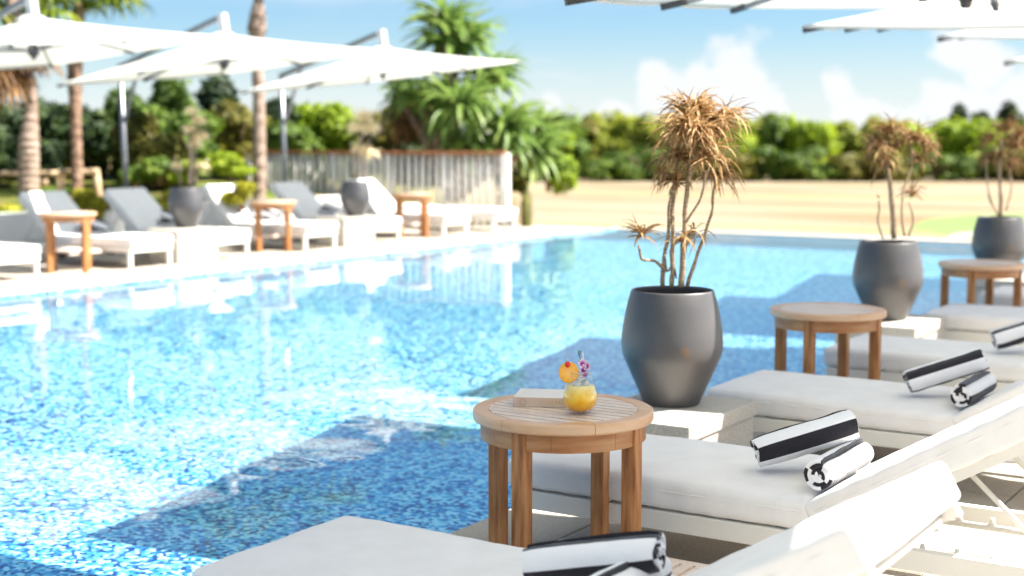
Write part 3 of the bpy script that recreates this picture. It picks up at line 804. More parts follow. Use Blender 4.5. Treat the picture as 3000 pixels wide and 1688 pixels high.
sm = leaf_mat('herb', [(.03, .06, .02), (.1, .16, .07)], 40, .2)
hb = MB(); rd = random.Random(8)
st = [RGT * .012 + Vector((0, 0, .085)), RGT * .008 + Vector((0, 0, .12)), RGT * .0 + Vector((0, 0, .15)), RGT * -.006 + Vector((0, 0, .17))]
hb.tube(st, .0012, 5)
for k in range(46):
    f = rd.random(); i = min(2, int(f * 3)); p = st[i].lerp(st[i + 1], f * 3 - i)
    d = Vector((rd.uniform(-1, 1), rd.uniform(-1, 1), rd.uniform(0, 1))).normalized()
    hb.ribbon([p, p + d * .006, p + d * .012], [.001, .0028, .0006], d.cross(Vector((.3, .2, 1))))
hb.build('herb_sprig', sm, cu)
sw = MB(); b0 = RGT * .02 + vdir * .012 + Vector((0, 0, .05)); sw.tube([b0, b0 + RGT * -.014 + Vector((0, 0, .115))], .0022, 8)
sw.build('straw', M['white_metal'], cu)

# book: spine to the viewer
bk = thing('book', 'pale hardback book with a ring on its spine, lying behind the cocktail glass', 'book', (-2.235, 3.735, TZ + .0005), R(24))
bw, bd, bh = .215, .15, .029
cvm = noisy('book_cover', (.70, .66, .62), (.76, .72, .68), 6, .6); spm = noisy('book_spine', (.60, .46, .38), (.66, .52, .42), 6, .6); pgm = noisy('book_pages', (.74, .71, .63), (.8, .77, .7), 50, .9, stretch=(.2, .2, 6))
m = MB(); m.box((0, 0, bh - .0015), (bw, bd, .003), bev=.0008); m.box((0, 0, .0015), (bw, bd, .003), bev=.0008); m.build('cover', cvm, bk)
m = MB(); m.box((0, -bd / 2 - .0012, bh / 2), (bw, .003, bh), bev=.001); sp_ = m.build('spine', spm, bk)
m = MB(); m.box((0, .002, bh / 2), (bw - .008, bd - .006, bh - .0065)); m.build('pages', pgm, bk)
inkm = noisy('spine_ink', (.45, .18, .08), (.5, .22, .1), 5, .5); goldm = noisy('spine_gold', (.62, .36, .10), (.66, .4, .14), 5, .5)
m = MB(); m.tube([(-.078 + .0095 * math.cos(2 * PI * k / 28), -bd / 2 - .0032, bh / 2 + .0095 * math.sin(2 * PI * k / 28)) for k in range(29)], .0006, 5, cap=False); m.build('ring_emblem', inkm, sp_)
def word(txt, size, x, parent, mt):
    cu_ = bpy.data.curves.new('lettering', 'FONT'); cu_.body = txt; cu_.size = size; cu_.extrude = .0004; cu_.align_y = 'CENTER'; cu_.space_character = 1.25
    cu_.resolution_u = 2
    o = bpy.data.objects.new('lettering', cu_); C.objects.link(o); o.data.materials.append(mt); o.parent = parent
    bpy.context.view_layer.update()
    me = bpy.data.meshes.new_from_object(o.evaluated_get(bpy.context.evaluated_depsgraph_get()))
    bpy.data.objects.remove(o); o = bpy.data.objects.new('lettering', me); C.objects.link(o); o.parent = parent
    o.location = (x, -bd / 2 - .0028, bh / 2); o.rotation_euler = (PI / 2, 0, 0); return o
word('COCKTAILS', .014, -.028, sp_, goldm)

# ---------------------------------------------------------------- plinths, pots and dried plants
def plinth(x, y, h, label, g):
    t = thing('stone_plinth', label, 'plinth', (x, y, 0), 0, g)
    m = MB(); m.box((0, 0, (h - .062) / 2), (.46, .62, h - .062), bev=.004); m.build('base_block', M['granite'], t)
    m = MB(); m.box((0, 0, h - .03), (.48, .64, .06), bev=.006); m.build('cap_slab', M['granite'], t)
    m = MB(); m.box((0, 0, h - .061), (.44, .6, .006)); m.build('joint', M['grout'], t)
def pot_parts(t):
    prof = [(0, .001), (.108, .001), (.114, .006), (.130, .045), (.150, .09), (.172, .14), (.190, .18), (.199, .205), (.2025, .23), (.203, .25), (.201, .28), (.196, .32), (.188, .365), (.178, .41), (.167, .448), (.1645, .456), (.1625, .459),
            (.1585, .459), (.157, .455), (.158, .44), (.165, .40)]
    m = MB(); m.lathe(prof, 72); m.build('pot', M['pot'], t)
    m = MB(); m.lathe([(0, .418), (.08, .42), (.1615, .415)], 32); m.build('soil', M['soil'], t)
def strap(mb, p, d, L, w, droop, rd, seg=7, lift=.25, curl=0):
    """a strap leaf that arches under its weight"""
    d = d.normalized(); side = d.cross(Vector((0, 0, 1)))
    if side.length < .1: side = Vector((rd.uniform(-1, 1), rd.uniform(-1, 1), 0))
    side.normalize(); tw = rd.uniform(-.6, .6)
    pts = [p.copy()]; ws = [w * .55]; q = p.copy(); dd = d.copy()
    for i in range(seg):
        dd = (dd + Vector((0, 0, -droop * (i + 1) / seg)) + side * curl * .3).normalized()
        q = q + dd * L / seg; pts.append(q.copy()); f = (i + 1) / seg
        ws.append(w * (1 - f ** 2.5) + .0004)
    mb.ribbon(pts, ws, side + Vector((0, 0, tw)), lift)
def rosette(mb, p, axis, n, L, w, rd, up=.3, droop=.5, seg=7):
    for k in range(n):
        a = rd.random() * 2 * PI; e = rd.uniform(-.35, 1.0)
        d = Vector((math.cos(a), math.sin(a), up + e * 1.1)) + axis * .6 + Vector((rd.gauss(0, .3), rd.gauss(0, .3), rd.gauss(0, .35)))
        strap(mb, p + Vector((rd.uniform(-1, 1), rd.uniform(-1, 1), rd.uniform(-1.6, 1))) * L * .08, d, L * rd.uniform(.55, 1.15), w * rd.uniform(.5, 1.25), droop * rd.choice((.15, .5, .9, 1.5)), rd, seg, curl=rd.uniform(-1, 1) * .9)
PG = 'potted dried dracaenas'
def potplant(bx, by, bz, rz, label, stems, heads, leafm, seed, s=1.0, lw=.009):
    t = thing('potted_dracaena', label, 'potted plant', (bx, by, bz), 0, PG)
    pot_parts(t)
    B = Vector((bx, by, bz)); rd = random.Random(seed)
    m = MB()
    for pts, r0, r1 in stems:
        q = []
        for i in range(len(pts) - 1):
            for k in range(5): q.append(pts[i].lerp(pts[i + 1], k / 5))
        q.append(pts[-1])
        # smooth then roughen
        for _ in range(3): q = [q[0]] + [(q[i - 1] + q[i] * 2 + q[i + 1]) / 4 for i in range(1, len(q) - 1)] + [q[-1]]
        q = [p + Vector((noise.noise(p * 13), noise.noise(p * 13 + Vector((9, 0, 0))), 0)) * .007 for p in q]
        n = len(q); m.tube([p - B for p in q], [(r0 + (r1 - r0) * i / (n - 1)) * .8 + .0025 * noise.noise(q[i] * 60) for i in range(n)], 8)
    m.build('stems', M['stem'], t)
    f = MB()
    for p, n, L, up, droop in heads: rosette(f, p - B, Vector((0, 0, .3)), int(n * .8), L, lw, rd, up, droop)
    f.build('foliage', leafm, t)
    return t
def D(vx, vy, d, off): return P(vx, vy, d + off)
# plant 1
plinth(-2.46, 5.02, .34, 'speckled stone plinth under the large near pot', 'stone plinths under the pots')
B1 = (-2.49, 5.10, .3405); d1 = 5.69
stems1 = [([D(1690, 722, d1, 0), D(1692, 640, d1, 0), D(1694, 520, d1, .03), D(1702, 400, d1, .02)], .013, .009),
          ([D(1712, 722, d1, -.03), D(1718, 640, d1, -.04), D(1722, 540, d1, -.05), D(1735, 420, d1, -.03), D(1745, 330, d1, 0)], .016, .010),
          ([D(1728, 722, d1, .03), D(1755, 640, d1, .06), D(1790, 540, d1, .09), D(1800, 450, d1, .1)], .011, .006),
          ([D(1668, 722, d1, .02), D(1668, 660, d1, .02), D(1682, 600, d1, .02), D(1684, 520, d1, .02), D(1690, 470, d1, 0)], .013, .006),
          ([D(1672, 680, d1, -.02), D(1650, 655, d1, -.06), D(1612, 655, d1, -.12), D(1606, 618, d1, -.14)], .009, .006),
          ([D(1700, 700, d1, .05), D(1690, 660, d1, .08), D(1676, 690, d1, .02), D(1672, 640, d1, .0)], .006, .005),
          ([D(1730, 610, d1, .05), D(1748, 590, d1, .08), D(1745, 560, d1, .1)], .006, .005),
          ([D(1725, 560, d1, -.04), D(1765, 500, d1, -.1), D(1775, 430, d1, -.12)], .006, .005)]
heads1 = [(D(1745, 285, d1, 0), 190, .17, .5, .45), (D(1722, 325, d1, -.06), 170, .20, .15, .7), (D(1800, 315, d1, .05), 170, .22, .15, .6), (D(1705, 395, d1, .02), 100, .17, .1, .75), (D(1755, 335, d1, -.1), 120, .18, .3, .7),
          (D(1770, 400, d1, -.05), 80, .18, .1, .8), (D(1700, 455, d1, 0), 60, .13, 0, .8), (D(1812, 440, d1, .08), 60, .14, 0, .8), (D(1760, 350, d1, .12), 80, .2, .2, .7),
          (D(1615, 590, d1, -.14), 46, .10, .35, .35), (D(1745, 590, d1, .09), 26, .12, .1, .6), (D(1715, 600, d1, -.06), 20, .14, -.3, .9), (D(1668, 430, d1, .0), 26, .12, .1, .9)]
potplant(*B1, 0, 'large grey glazed pot with dried golden dracaena, nearest the cocktail table', stems1, heads1, M['dry_leaf'], 5, lw=.013)
# plant 2
plinth(-2.58, 8.20, .34, 'stone plinth under the second near pot, behind the second teak table', 'stone plinths under the pots')
d2 = 8.35; B2 = (-2.61, 8.21, .3405)
stems2 = [([D(2250, 600, d2, 0), D(2245, 520, d2, 0), D(2235, 440, d2, .02), D(2228, 350, d2, 0)], .022, .012),
          ([D(2222, 600, d2, .05), D(2206, 560, d2, .05), D(2212, 530, d2, .06), D(2210, 505, d2, .06)], .007, .006),
          ([D(2275, 595, d2, -.03), D(2268, 540, d2, -.04), D(2270, 480, d2, -.04), D(2296, 420, d2, 0), D(2292, 350, d2, .04)], .009, .006),
          ([D(2285, 595, d2, .03), D(2298, 560, d2, .03), D(2288, 510, d2, .0)], .009, .006)]
heads2 = [(D(2235, 330, d2, 0), 110, .17, .5, .5), (D(2215, 375, d2, -.06), 60, .15, .2, .8), (D(2300, 350, d2, .04), 90, .18, .4, .6), (D(2255, 365, d2, .09), 60, .16, .1, .8), (D(2330, 365, d2, .02), 60, .15, .1, .8), (D(2222, 405, d2, .0), 60, .15, -.1, .9), (D(2310, 400, d2, .05), 50, .14, -.1, .9), (D(2205, 360, d2, .05), 60, .15, .3, .7),
          (D(2293, 490, d2, 0), 50, .11, .2, .35), (D(2210, 498, d2, .06), 10, .03, .4, .2)]
potplant(*B2, 0, 'second grey pot of the near row with drooping rust coloured dracaena', stems2, heads2, M['rust_leaf'], 9, lw=.012)
# plant 3
plinth(-2.62, 11.25, .34, 'stone plinth under the pot at the right edge', 'stone plinths under the pots')
d3 = 10.9; B3 = (-2.70, 11.20, .3405)
stems3 = [([D(2516, 545, d3, 0), D(2520, 500, d3, 0), D(2512, 440, d3, .02), D(2520, 350, d3, 0)], .024, .012),
          ([D(2500, 520, d3, .05), D(2492, 505, d3, .05), D(2488, 490, d3, .06)], .012, .012),
          ([D(2530, 530, d3, .04), D(2546, 480, d3, .04), D(2540, 410, d3, .06)], .009, .007),
          ([D(2508, 540, d3, -.04), D(2484, 480, d3, -.04), D(2480, 400, d3, -.06)], .008, .006)]
heads3 = [(D(2530, 325, d3, 0), 110, .18, .6, .5), (D(2492, 350, d3, -.05), 70, .17, .3, .7), (D(2550, 370, d3, .06), 80, .18, .2, .7), (D(2510, 390, d3, .0), 60, .15, .1, .8), (D(2492, 400, d3, .04), 60, .16, 0, .8), (D(2545, 410, d3, .0), 70, .16, 0, .8), (D(2560, 340, d3, .0), 70, .16, .3, .8)]
potplant(*B3, 0, 'grey pot with dark rusty dracaena, cut by the right edge', stems3, heads3, M['rust_leaf'], 13, lw=.012)
# far row
plinth(-11.86, 11.64, .38, 'pale stone plinth under the far left pot', 'stone plinths under the pots')
d4 = 16.2; B4 = (-11.90, 11.74, .3805)
stems4 = [([D(478, 466, d4, 0), D(480, 420, d4, 0), D(480, 350, d4, 0), D(490, 320, d4, 0)], .035, .02), ([D(492, 466, d4, .05), D(490, 400, d4, .05), D(488, 360, d4, .02)], .025, .015),
          ([D(455, 466, d4, 0), D(452, 440, d4, .05), D(446, 425, d4, 0)], .016, .012)]
heads4 = [(D(485, 290, d4, 0), 150, .12, 1.6, .25), (D(500, 310, d4, .06), 150, .13, .8, .35), (D(478, 330, d4, 0), 130, .12, .5, .4), (D(505, 345, d4, 0), 150, .13, .2, .5), (D(490, 362, d4, .03), 90, .12, .0, .6), (D(446, 418, d4, 0), 50, .13, .3, .5), (D(508, 418, d4, 0), 50, .13, .3, .6)]
potplant(*B4, 0, 'blue grey glazed pot with pale straw plume plant, far row between two loungers', stems4, heads4, M['pale_leaf'], 17, lw=.02)
plinth(-11.86, 14.56, .38, 'pale stone plinth under the second far pot', 'stone plinths under the pots')
d5 = 18.6; B5 = (-11.78, 14.66, .3805)
stems5 = [([D(895, 450, d5, 0), D(900, 400, d5, 0), D(910, 340, d5, 0)], .04, .025), ([D(915, 450, d5, .05), D(918, 400, d5, .05), D(930, 350, d5, .02)], .03, .02)]
heads5 = [(D(915, 300, d5, 0), 130, .24, .6, .5), (D(935, 325, d5, .06), 90, .2, .3, .6), (D(895, 325, d5, 0), 80, .2, .3, .6), (D(905, 375, d5, 0), 90, .2, .0, .8), (D(935, 385, d5, 0), 70, .18, .0, .8)]
potplant(*B5, 0, 'second far pot with bushy pale dried plant in front of the picket fence', stems5, heads5, M['pale_leaf'], 19, lw=.022)

# ---------------------------------------------------------------- cantilever parasols
def make_umbrella(HX, HY, TX, TY, zc, side):
    t = thing('cantilever_umbrella', 'square white cantilever parasol', 'umbrella')
    # local: canopy centre above origin, post stands on the side of -X
    rise = .38; n = 14
    def zt(x, y): return zc + TX * x + TY * y
    cv = MB(); vs = []; fs = []
    def surf(u, v):
        a = max(abs(u), abs(v)); x, y = u * HX, v * HY
        ang = math.atan2(v, u)
        # slight concave sag between the eight ribs and along the slope
        s = abs(math.sin(4 * ang)) if a > 0 else 0
        z = rise * (1 - a) - .045 * a * (1 - a) * 4 * .5 - .012 * s * a * a
        pull = 1 - .018 * s * a
        return (x * pull, y * pull, zt(x, y) + z)
    for j in range(2 * n + 1):
        for i in range(2 * n + 1): vs.append(surf(i / n - 1, j / n - 1))
    m = 2 * n + 1
    for j in range(2 * n):
        for i in range(2 * n): fs.append((j * m + i, j * m + i + 1, (j + 1) * m + i + 1, (j + 1) * m + i))
    cv.add(vs, fs, smooth=True)
    # hem
    per = [(i, 0) for i in range(m)] + [(m - 1, j) for j in range(1, m)] + [(i, m - 1) for i in range(m - 2, -1, -1)] + [(0, j) for j in range(m - 2, 0, -1)]
    pv = [Vector(vs[j * m + i]) for i, j in per]; k = len(pv)
    cv.add([p for p in pv] + [p + Vector((0, 0, -.016)) for p in pv], [(a, (a + 1) % k, k + (a + 1) % k, k + a) for a in range(k)])
    can = cv.build('canopy', M['canvas'], t)
    md = can.modifiers.new('thickness', 'SOLIDIFY'); md.thickness = .004
    vt = MB(); vt.lathe([(.0, rise + .02 + zc), (.09, rise + .012 + zc), (.17, rise - .04 + zc)], 16); vt.build('vent', M['canvas'], can)
    hub = Vector((0, 0, zc + .04))
    hb = MB(); hb.tube([hub + Vector((0, 0, -.05)), hub + Vector((0, 0, .05))], .055, 16); hb.tube([hub + Vector((0, 0, .04)), (0, 0, zc + rise + .16)], .025, 10); hb.tube([hub + Vector((0, 0, -.09)), hub + Vector((0, 0, -.04))], [.02, .035], 10)
    hb.build('hub', M['dark_metal'], t)
    for k in range(8):
        a = k * PI / 4; u, v = math.cos(a), math.sin(a); q = max(abs(u), abs(v)); u /= q; v /= q
        top = Vector(surf(u * .05, v * .05)) + Vector((0, 0, -.03)); mid = Vector(surf(u * .5, v * .5)) + Vector((0, 0, -.035)); end = Vector(surf(u * .985, v * .985)) + Vector((0, 0, -.03))
        rb = MB(); rb.bar(top, mid, .02, .03); rb.bar(mid, end, .02, .026)
        r = rb.build('rib', M['umb_metal'], t)
        s_ = MB(); s_.bar(hub, mid + Vector((0, 0, -.005)), .018, .02); s_.build('strut', M['umb_metal'], r)
        c_ = MB(); e2 = end + (end - mid).normalized() * .02; c_.bar(end + (mid - end).normalized() * .12, e2, .03, .032); c_.build('rib_end', M['dark_metal'], r)
    px, py = (-1.98, .3) if side < 0 else (2.0, .1)
    g = -side
    po = MB(); po.tube([(px, py, .0), (px - .05 * g, py - .02, 2.3)], .034, 16); po.build('post', M['umb_metal'], t)
    ba = MB(); ba.box((px, py, .03), (.46, .6, .06), bev=.01); ba.tube([(px, py, .06), (px, py, .3)], .05, 16); ba.build('base', M['white_metal'], t)
    ar = MB(); tip = Vector((-.02 * g, 0, zc + rise + .2)); pass
    ar.bar(Vector((px - .05 * g, py - .02, 2.26)), tip, .04, .06)
    ar.bar(Vector((px - .02 * g, py, 1.55)), Vector((px - .05 * g, py - .02, 2.26)).lerp(tip, .22), .03, .04)
    ar.build('arm', M['umb_metal'], t)
    br = MB(); br.bar(tip + Vector((0, 0, .03)), Vector((0.01 * g, 0, zc + rise + .02)), .075, .085); br.build('bracket', M['white_metal'], t)
    return t
u0 = make_umbrella(1.31, 1.31, .085, .085, 2.20, -1); u1 = make_umbrella(1.507, 1.31, -.025, .065, 2.06, 1); UG = 'white cantilever parasols'
cans = [(-12.3, 10.0, -1, 1.03, 'white cantilever parasol at the left edge, its hub and ribs showing'),
        (-12.3, 12.82, -1, 1.03, 'second white parasol of the far row from the left, small hub below its middle'),
        (-12.3, 15.95, -1, 1.03, 'rightmost white parasol of the far row, in front of the spiky tree'),
        (-1.70, 1.05, 1, 1, 'white parasol above and beside the camera, outside the picture'),
        (-1.79, 3.96, 1, 1, 'white parasol over the cocktail table, outside the picture'),
        (-1.85, 6.88, 1, 1, 'white parasol at the top edge with two dark rib ends over the sky'),
        (-2.07, 10.26, 1, 1.05, 'white parasol with a sharp corner at the upper right'),
        (-2.14, 13.5, 1, 1.115, 'small white parasol with two dark rib ends at the right edge'),
        (-2.2, 16.0, 1, 1.07, 'farthest white parasol, only its tip showing at the right edge')]
for i, (x, y, side, zs, lab) in enumerate(cans):
    o = u0 if i == 0 else u1 if i == 3 else copy_tree(u0 if side < 0 else u1)
    o.location = (x, y, 0); o['label'] = lab; o['group'] = UG
    o.scale = (1.055, 1.055, zs) if side < 0 else (1, 1, zs); o.rotation_euler = (0, 0, R(8) if side > 0 else 0)

# ---------------------------------------------------------------- fence, log rail
t = thing('picket_fence', 'pale weathered picket fence with reddish top rail at the end of the far deck', 'fence', (-14.5, 18.6, 0))
fa = Vector((-12.3, 19.02, 0)); fb_ = Vector((-16.9, 18.15, 0)); L = (fb_ - fa).length; O = Vector((-14.5, 18.6, 0)); rd = random.Random(2)
n = 38
for k in range(n):
    p = fa.lerp(fb_, k / (n - 1)) - O; m = MB(); wv = rd.uniform(.055, .085); big = k % 8 == 0
    m.tube([p + Vector((0, 0, .0)), p + Vector((rd.uniform(-.01, .01), 0, .6)), p + Vector((0, 0, 1.13 if not big else 1.16))], (wv / 2 if not big else .055), 8); m.build('picket', M['pale_wood'], t)
m = MB(); m.bar(fa - O + Vector((.06, 0, 1.17)), fb_ - O + Vector((0, 0, 1.17)), .12, .05); m.build('top_rail', M['rail_wood'], t)
m = MB(); m.bar(fa - O + Vector((.0, .06, .3)), fb_ - O + Vector((0, .06, .3)), .04, .07); m.build('lower_rail', M['pale_wood'], t)
m = MB(); m.box(fa - O + Vector((.07, .0, .58)), (.11, .11, 1.16), bev=.01); m.build('end_post', M['pale_wood'], t)

t = thing('log_fence', 'rustic log fence in the planting bed at the left', 'fence', (-17, 11, .5)); O = Vector((-17, 11, .5))
posts = [(-20, 500, 428), (63, 520, 425), (150, 490, 428), (240, 480, 425)]
dF = 21.0
def LP(vx, vy, off=0): return P(vx, vy, dF + off) - O
for vx0, yb, yt in posts:
    m = MB(); m.tube([LP(vx0 + (14 if vx0 == 240 else 4), yb + 55), LP(vx0, yt)], .055, 8); m.build('post', M['log'], t)
for a, b, c, d in ((-60, 440, 70, 436), (60, 437, 165, 437), (150, 434, 245, 432), (72, 465, 122, 458)):
    m = MB(); m.tube([LP(a, b, -.06), LP(c, d, -.06)], .045 if b != 465 else .06, 8); m.build('rail', M['log'], t)

# ---------------------------------------------------------------- vegetation
def rough_blob(rd, c, rad, n, leaf, mb, gaps=.0, flat=1.0, seed=0):
    """leaf quads through the outer part of an uneven crown"""
    k = 0
    while k < n:
        d = Vector((rd.gauss(0, 1), rd.gauss(0, 1), rd.gauss(0, 1))).normalized()
        nz = noise.noise(d * 1.7 + Vector((seed, seed * .3, 0))) * .35 + noise.noise(d * 4.5 + Vector((seed, 0, 3))) * .22
        rr = (1 + nz) * (rd.random() ** .28)
        if noise.noise(d * 6 + Vector((0, seed, 0))) < -.28 and rr > .75: 
            k += .3; continue
        p = c + Vector((d.x * rad[0], d.y * rad[1], d.z * rad[2])) * rr
        nrm = (d + Vector((rd.uniform(-1, 1), rd.uniform(-1, 1), rd.uniform(-.2, 1)))).normalized()
        a = nrm.cross(Vector((rd.uniform(-1, 1), rd.uniform(-1, 1), rd.uniform(-1, 1)))).normalized(); b = nrm.cross(a)
        s = leaf * rd.uniform(.5, 1.3)
        mb.add([p - a * s, p + b * s * .45, p + a * s, p - b * s * .45], [(0, 1, 2, 3)]); k += 1
def tree(name, cat, label, vx, vtop, vbase, vw, d, mt, n, leaf, seed, group, lobes=5, zb=None):
    """surveyed from the photograph: centre column, top, base, width, distance"""
    rd = random.Random(seed); base = P(vx, vbase, d)
    if zb is not None: base.z = zb
    top = P(vx, vtop, d); Hh = top.z - base.z; Wd = vw / 3578. * d
    t = thing(name, label, cat, base, 0, group)
    tk = MB(); rt = max(.05, Hh * .03)
    tk.tube([(0, 0, -.1), (rd.uniform(-.1, .1), 0, Hh * .4), (rd.uniform(-.2, .2), .1, Hh * .75)], [rt, rt * .7, rt * .3], 8)
    for k in range(4):
        a = rd.random() * 6.28; tk.tube([(0, 0, Hh * .25), (math.cos(a) * Wd * .2, math.sin(a) * Wd * .2, Hh * .5), (math.cos(a) * Wd * .35, math.sin(a) * Wd * .35, Hh * .7)], [rt * .5, rt * .35, rt * .15], 6)
    tk.build('trunk', M['bark_rough'], t)
    cr = MB()
    for k in range(lobes):
        f = k / max(1, lobes - 1); a = rd.random() * 6.28; sp = .26 * Wd * (1 - .3 * f)
        c = Vector((math.cos(a) * sp, math.sin(a) * sp, Hh * (.22 + .56 * f + rd.uniform(-.08, .06))))
        r = (Wd * rd.uniform(.18, .38), Wd * rd.uniform(.2, .36), Hh * rd.uniform(.14, .27))
        rough_blob(rd, c, r, n // lobes, leaf, cr, seed=seed * 3.1 + k)
    cr.build('crown', M[mt], t)
    return t
# belt of bushes beyond the lawn
rd = random.Random(11); bel = 'bushes of the belt beyond the lawn'
bx = 1330
cols = ['green_lime', 'green_olive', 'green_mid', 'green_lime', 'green_mid']
places = ['left end', 'left part', 'middle', 'right part', 'right end']
k = 0
while bx < 2720:
    wd = rd.uniform(44, 88); top = 292 + (bx - 1400) * .016 + rd.uniform(-5, 5)
    mt = rd.choice(['green_lime', 'green_yellow', 'green_lime', 'green_yellow', 'green_lime', 'green_mid'])
    if 1420 < bx < 1660: mt = rd.choice(['green_olive', 'green_yellow', 'green_mid', 'green_yellow'])
    d = 79 + rd.uniform(-2.5, 4)
    o = tree('bush', 'bush', 'x', bx, top - 8, 446, wd * 1.9, d, mt, 3000, .24, 100 + k, bel, 10, zb=-.85)
    nm = {'green_lime': 'lime green', 'green_mid': 'mid green', 'green_olive': 'olive brown', 'green_yellow': 'yellow green'}[mt]
    o['label'] = '%s bush in the dense hedge belt beyond the straw coloured lawn' % nm
    o['group'] = '%s bushes of the belt beyond the lawn' % nm
    bx += wd * .62; k += 1
bx = 1350
while bx < 2720:      # lower, darker front fringe
    wd = rd.uniform(70, 120); mt = rd.choice(['green_mid', 'green_mid', 'green_olive'])
    o = tree('shrub', 'shrub', 'x', bx, 385 + rd.uniform(-26, 18), 446, wd * 1.3, 74.5, mt, 1600, .17, 200 + k, bel, 5, zb=-.85)
    nm = {'green_mid': 'mid green', 'green_olive': 'olive brown', 'green_dark': 'dark green'}[mt]
    o['label'] = '%s low shrub at the foot of the hedge belt beyond the lawn' % nm
    o['group'] = '%s low shrubs at the foot of the belt' % nm
    bx += wd * .7; k += 1
for i, (vx, vt, vw, lab) in enumerate(((2395, 265, 70, 'leftmost dark tree top rising over the hedge belt, above the second pot plant'), (2455, 262, 75, 'dark tree top over the hedge belt, second of the dark group'), (2545, 258, 80, 'dark tree top over the hedge belt at the right edge'))):
    tree('dark_tree', 'tree', lab, vx, vt, 446, vw, 92, 'green_dark', 1800, .25, 300 + i, 'dark trees behind the hedge belt', 4, zb=-.85)
# trees behind the far row of loungers
lt = [(-60, 250, 460, 260, 23, 'green_dark', 'dark tree at the left edge behind the palm'),
      (60, 262, 455, 170, 24, 'green_dark', 'dark bushy tree behind the leftmost palm trunk'),
      (140, 285, 455, 160, 25, 'green_olive', 'olive green tree between the two left palm trunks'),
      (235, 272, 455, 190, 25, 'green_dark', 'dark tree just left of the first grey parasol post'),
      (340, 215, 455, 120, 25, 'green_mid', 'tall mid green tree just right of the first grey parasol post'),
      (420, 208, 455, 120, 26, 'green_mid', 'tallest feathery tree behind the far loungers'),
      (385, 300, 455, 170, 23.5, 'green_olive', 'olive shrubby tree below the tall feathery tree'),
      (455, 300, 445, 170, 24, 'green_mid', 'green shrubby tree behind the pale straw plume plant'),
      (548, 218, 440, 110, 27, 'green_dark', 'dark pointed tree right of the pale straw plume plant'),
      (600, 272, 430, 150, 26, 'green_olive', 'olive tree just left of the slim middle palm'),
      (700, 265, 430, 110, 27, 'green_dark', 'dark tree beside the second grey parasol post'),
      (790, 275, 430, 200, 28, 'green_lime', 'lime green bushy tree behind the picket fence, left'),
      (890, 272, 430, 170, 27, 'green_lime', 'lime green bushy tree behind the picket fence, centre'),
      (740, 320, 440, 120, 26, 'green_mid', 'mid green low tree behind the picket fence near the second post'),
      (1000, 250, 440, 150, 26, 'green_olive', 'brown olive tree left of the pandanus trunk')]
for i, (vx, vt, vb, vw, d, mt, lab) in enumerate(lt):
    tree('tree', 'tree', lab, vx, vt - 14, vb + 12, vw * 1.3, d, mt, 7000, .10, 400 + i, None, 7)
# low growth in the bed
rd = random.Random(31)
for i, (vx, vy, w_, mt, lab) in enumerate(((20, 540, 120, 'yellow_leaf', 'yellow green shrub at the left edge behind the lounger backs'), (110, 520, 80, 'yellow_leaf', 'yellow green shrub left of the second palm, low in the bed'), (195, 505, 90, 'yellow_leaf', 'yellow shrub in front of the second palm trunk'),
        (255, 520, 90, 'yellow_leaf', 'yellow shrub just left of the second raised backrest'), (430, 500, 90, 'yellow_leaf', 'yellow shrub right beside the blue grey pot'), (610, 480, 90, 'yellow_leaf', 'yellow shrub at the foot of the slim middle palm'),
        (400, 420, 120, 'green_mid', 'green shrub behind the first parasol post, in the bed'), (580, 412, 150, 'green_lime', 'bright lime ground shrub left of the slim middle palm'), (480, 425, 100, 'green_lime', 'lime shrub behind the pale plume plant'), (340, 440, 90, 'green_mid', 'green shrub right of the first parasol post'))):
    d = 18.5 if mt == 'yellow_leaf' else 21.5
    tree('shrub', 'shrub', lab, vx, vy - 28, vy + 30, w_, d, mt, 1500, .05, 500 + i, None, 4)

# palms
def palm_trunk(t, pts, rads, mt, seed):
    m = MB(); q = []; rr = []
    for i in range(len(pts) - 1):
        for k in range(8): q.append(Vector(pts[i]).lerp(Vector(pts[i + 1]), k / 8)); rr.append(rads[i] + (rads[i + 1] - rads[i]) * k / 8)
    q.append(Vector(pts[-1])); rr.append(rads[-1])
    rr = [r * (1 + .10 * ((i % 2) - .5) + .1 * noise.noise(Vector((i * .7, seed, 0)))) for i, r in enumerate(rr)]
    m.tube(q, rr, 14, smooth=False); m.build('trunk', mt, t)
def frond(mb, p, d, L, rd, fan=False):
    """feather or fan frond"""
    d = d.normalized(); side = d.cross(Vector((0, 0, 1))).normalized()
    if fan:
        q = p + d * L * .5; mb.tube([p, q], .02, 5)
        for k in range(15):
            a = (k / 14 - .5) * 4.4; dd = d * math.cos(a) + side * math.sin(a); dd.z += .1
            strap(mb, q, dd, L * .55, .06, .5, rd, 5)
        return
    pts = [p.copy()]; q = p.copy(); dd = d.copy()
    for i in range(10):
        dd = (dd + Vector((0, 0, -.13))).normalized(); q = q + dd * L / 10; pts.append(q.copy())
    mb.tube(pts, [.03 - .0025 * i for i in range(11)], 5)
    for i in range(1, 11):
        for h in (0, .5):
            pp = pts[i - 1].lerp(pts[i], h + .25); ll = L * .3 * math.sin(PI * min(1, (i + h) / 11 + .12)) + .1
            for s in (-1, 1):
                d2 = side * s + (pts[i] - pts[i - 1]).normalized() * .7 + Vector((0, 0, -.15)); strap(mb, pp, d2, ll, .05, .35, rd, 4)
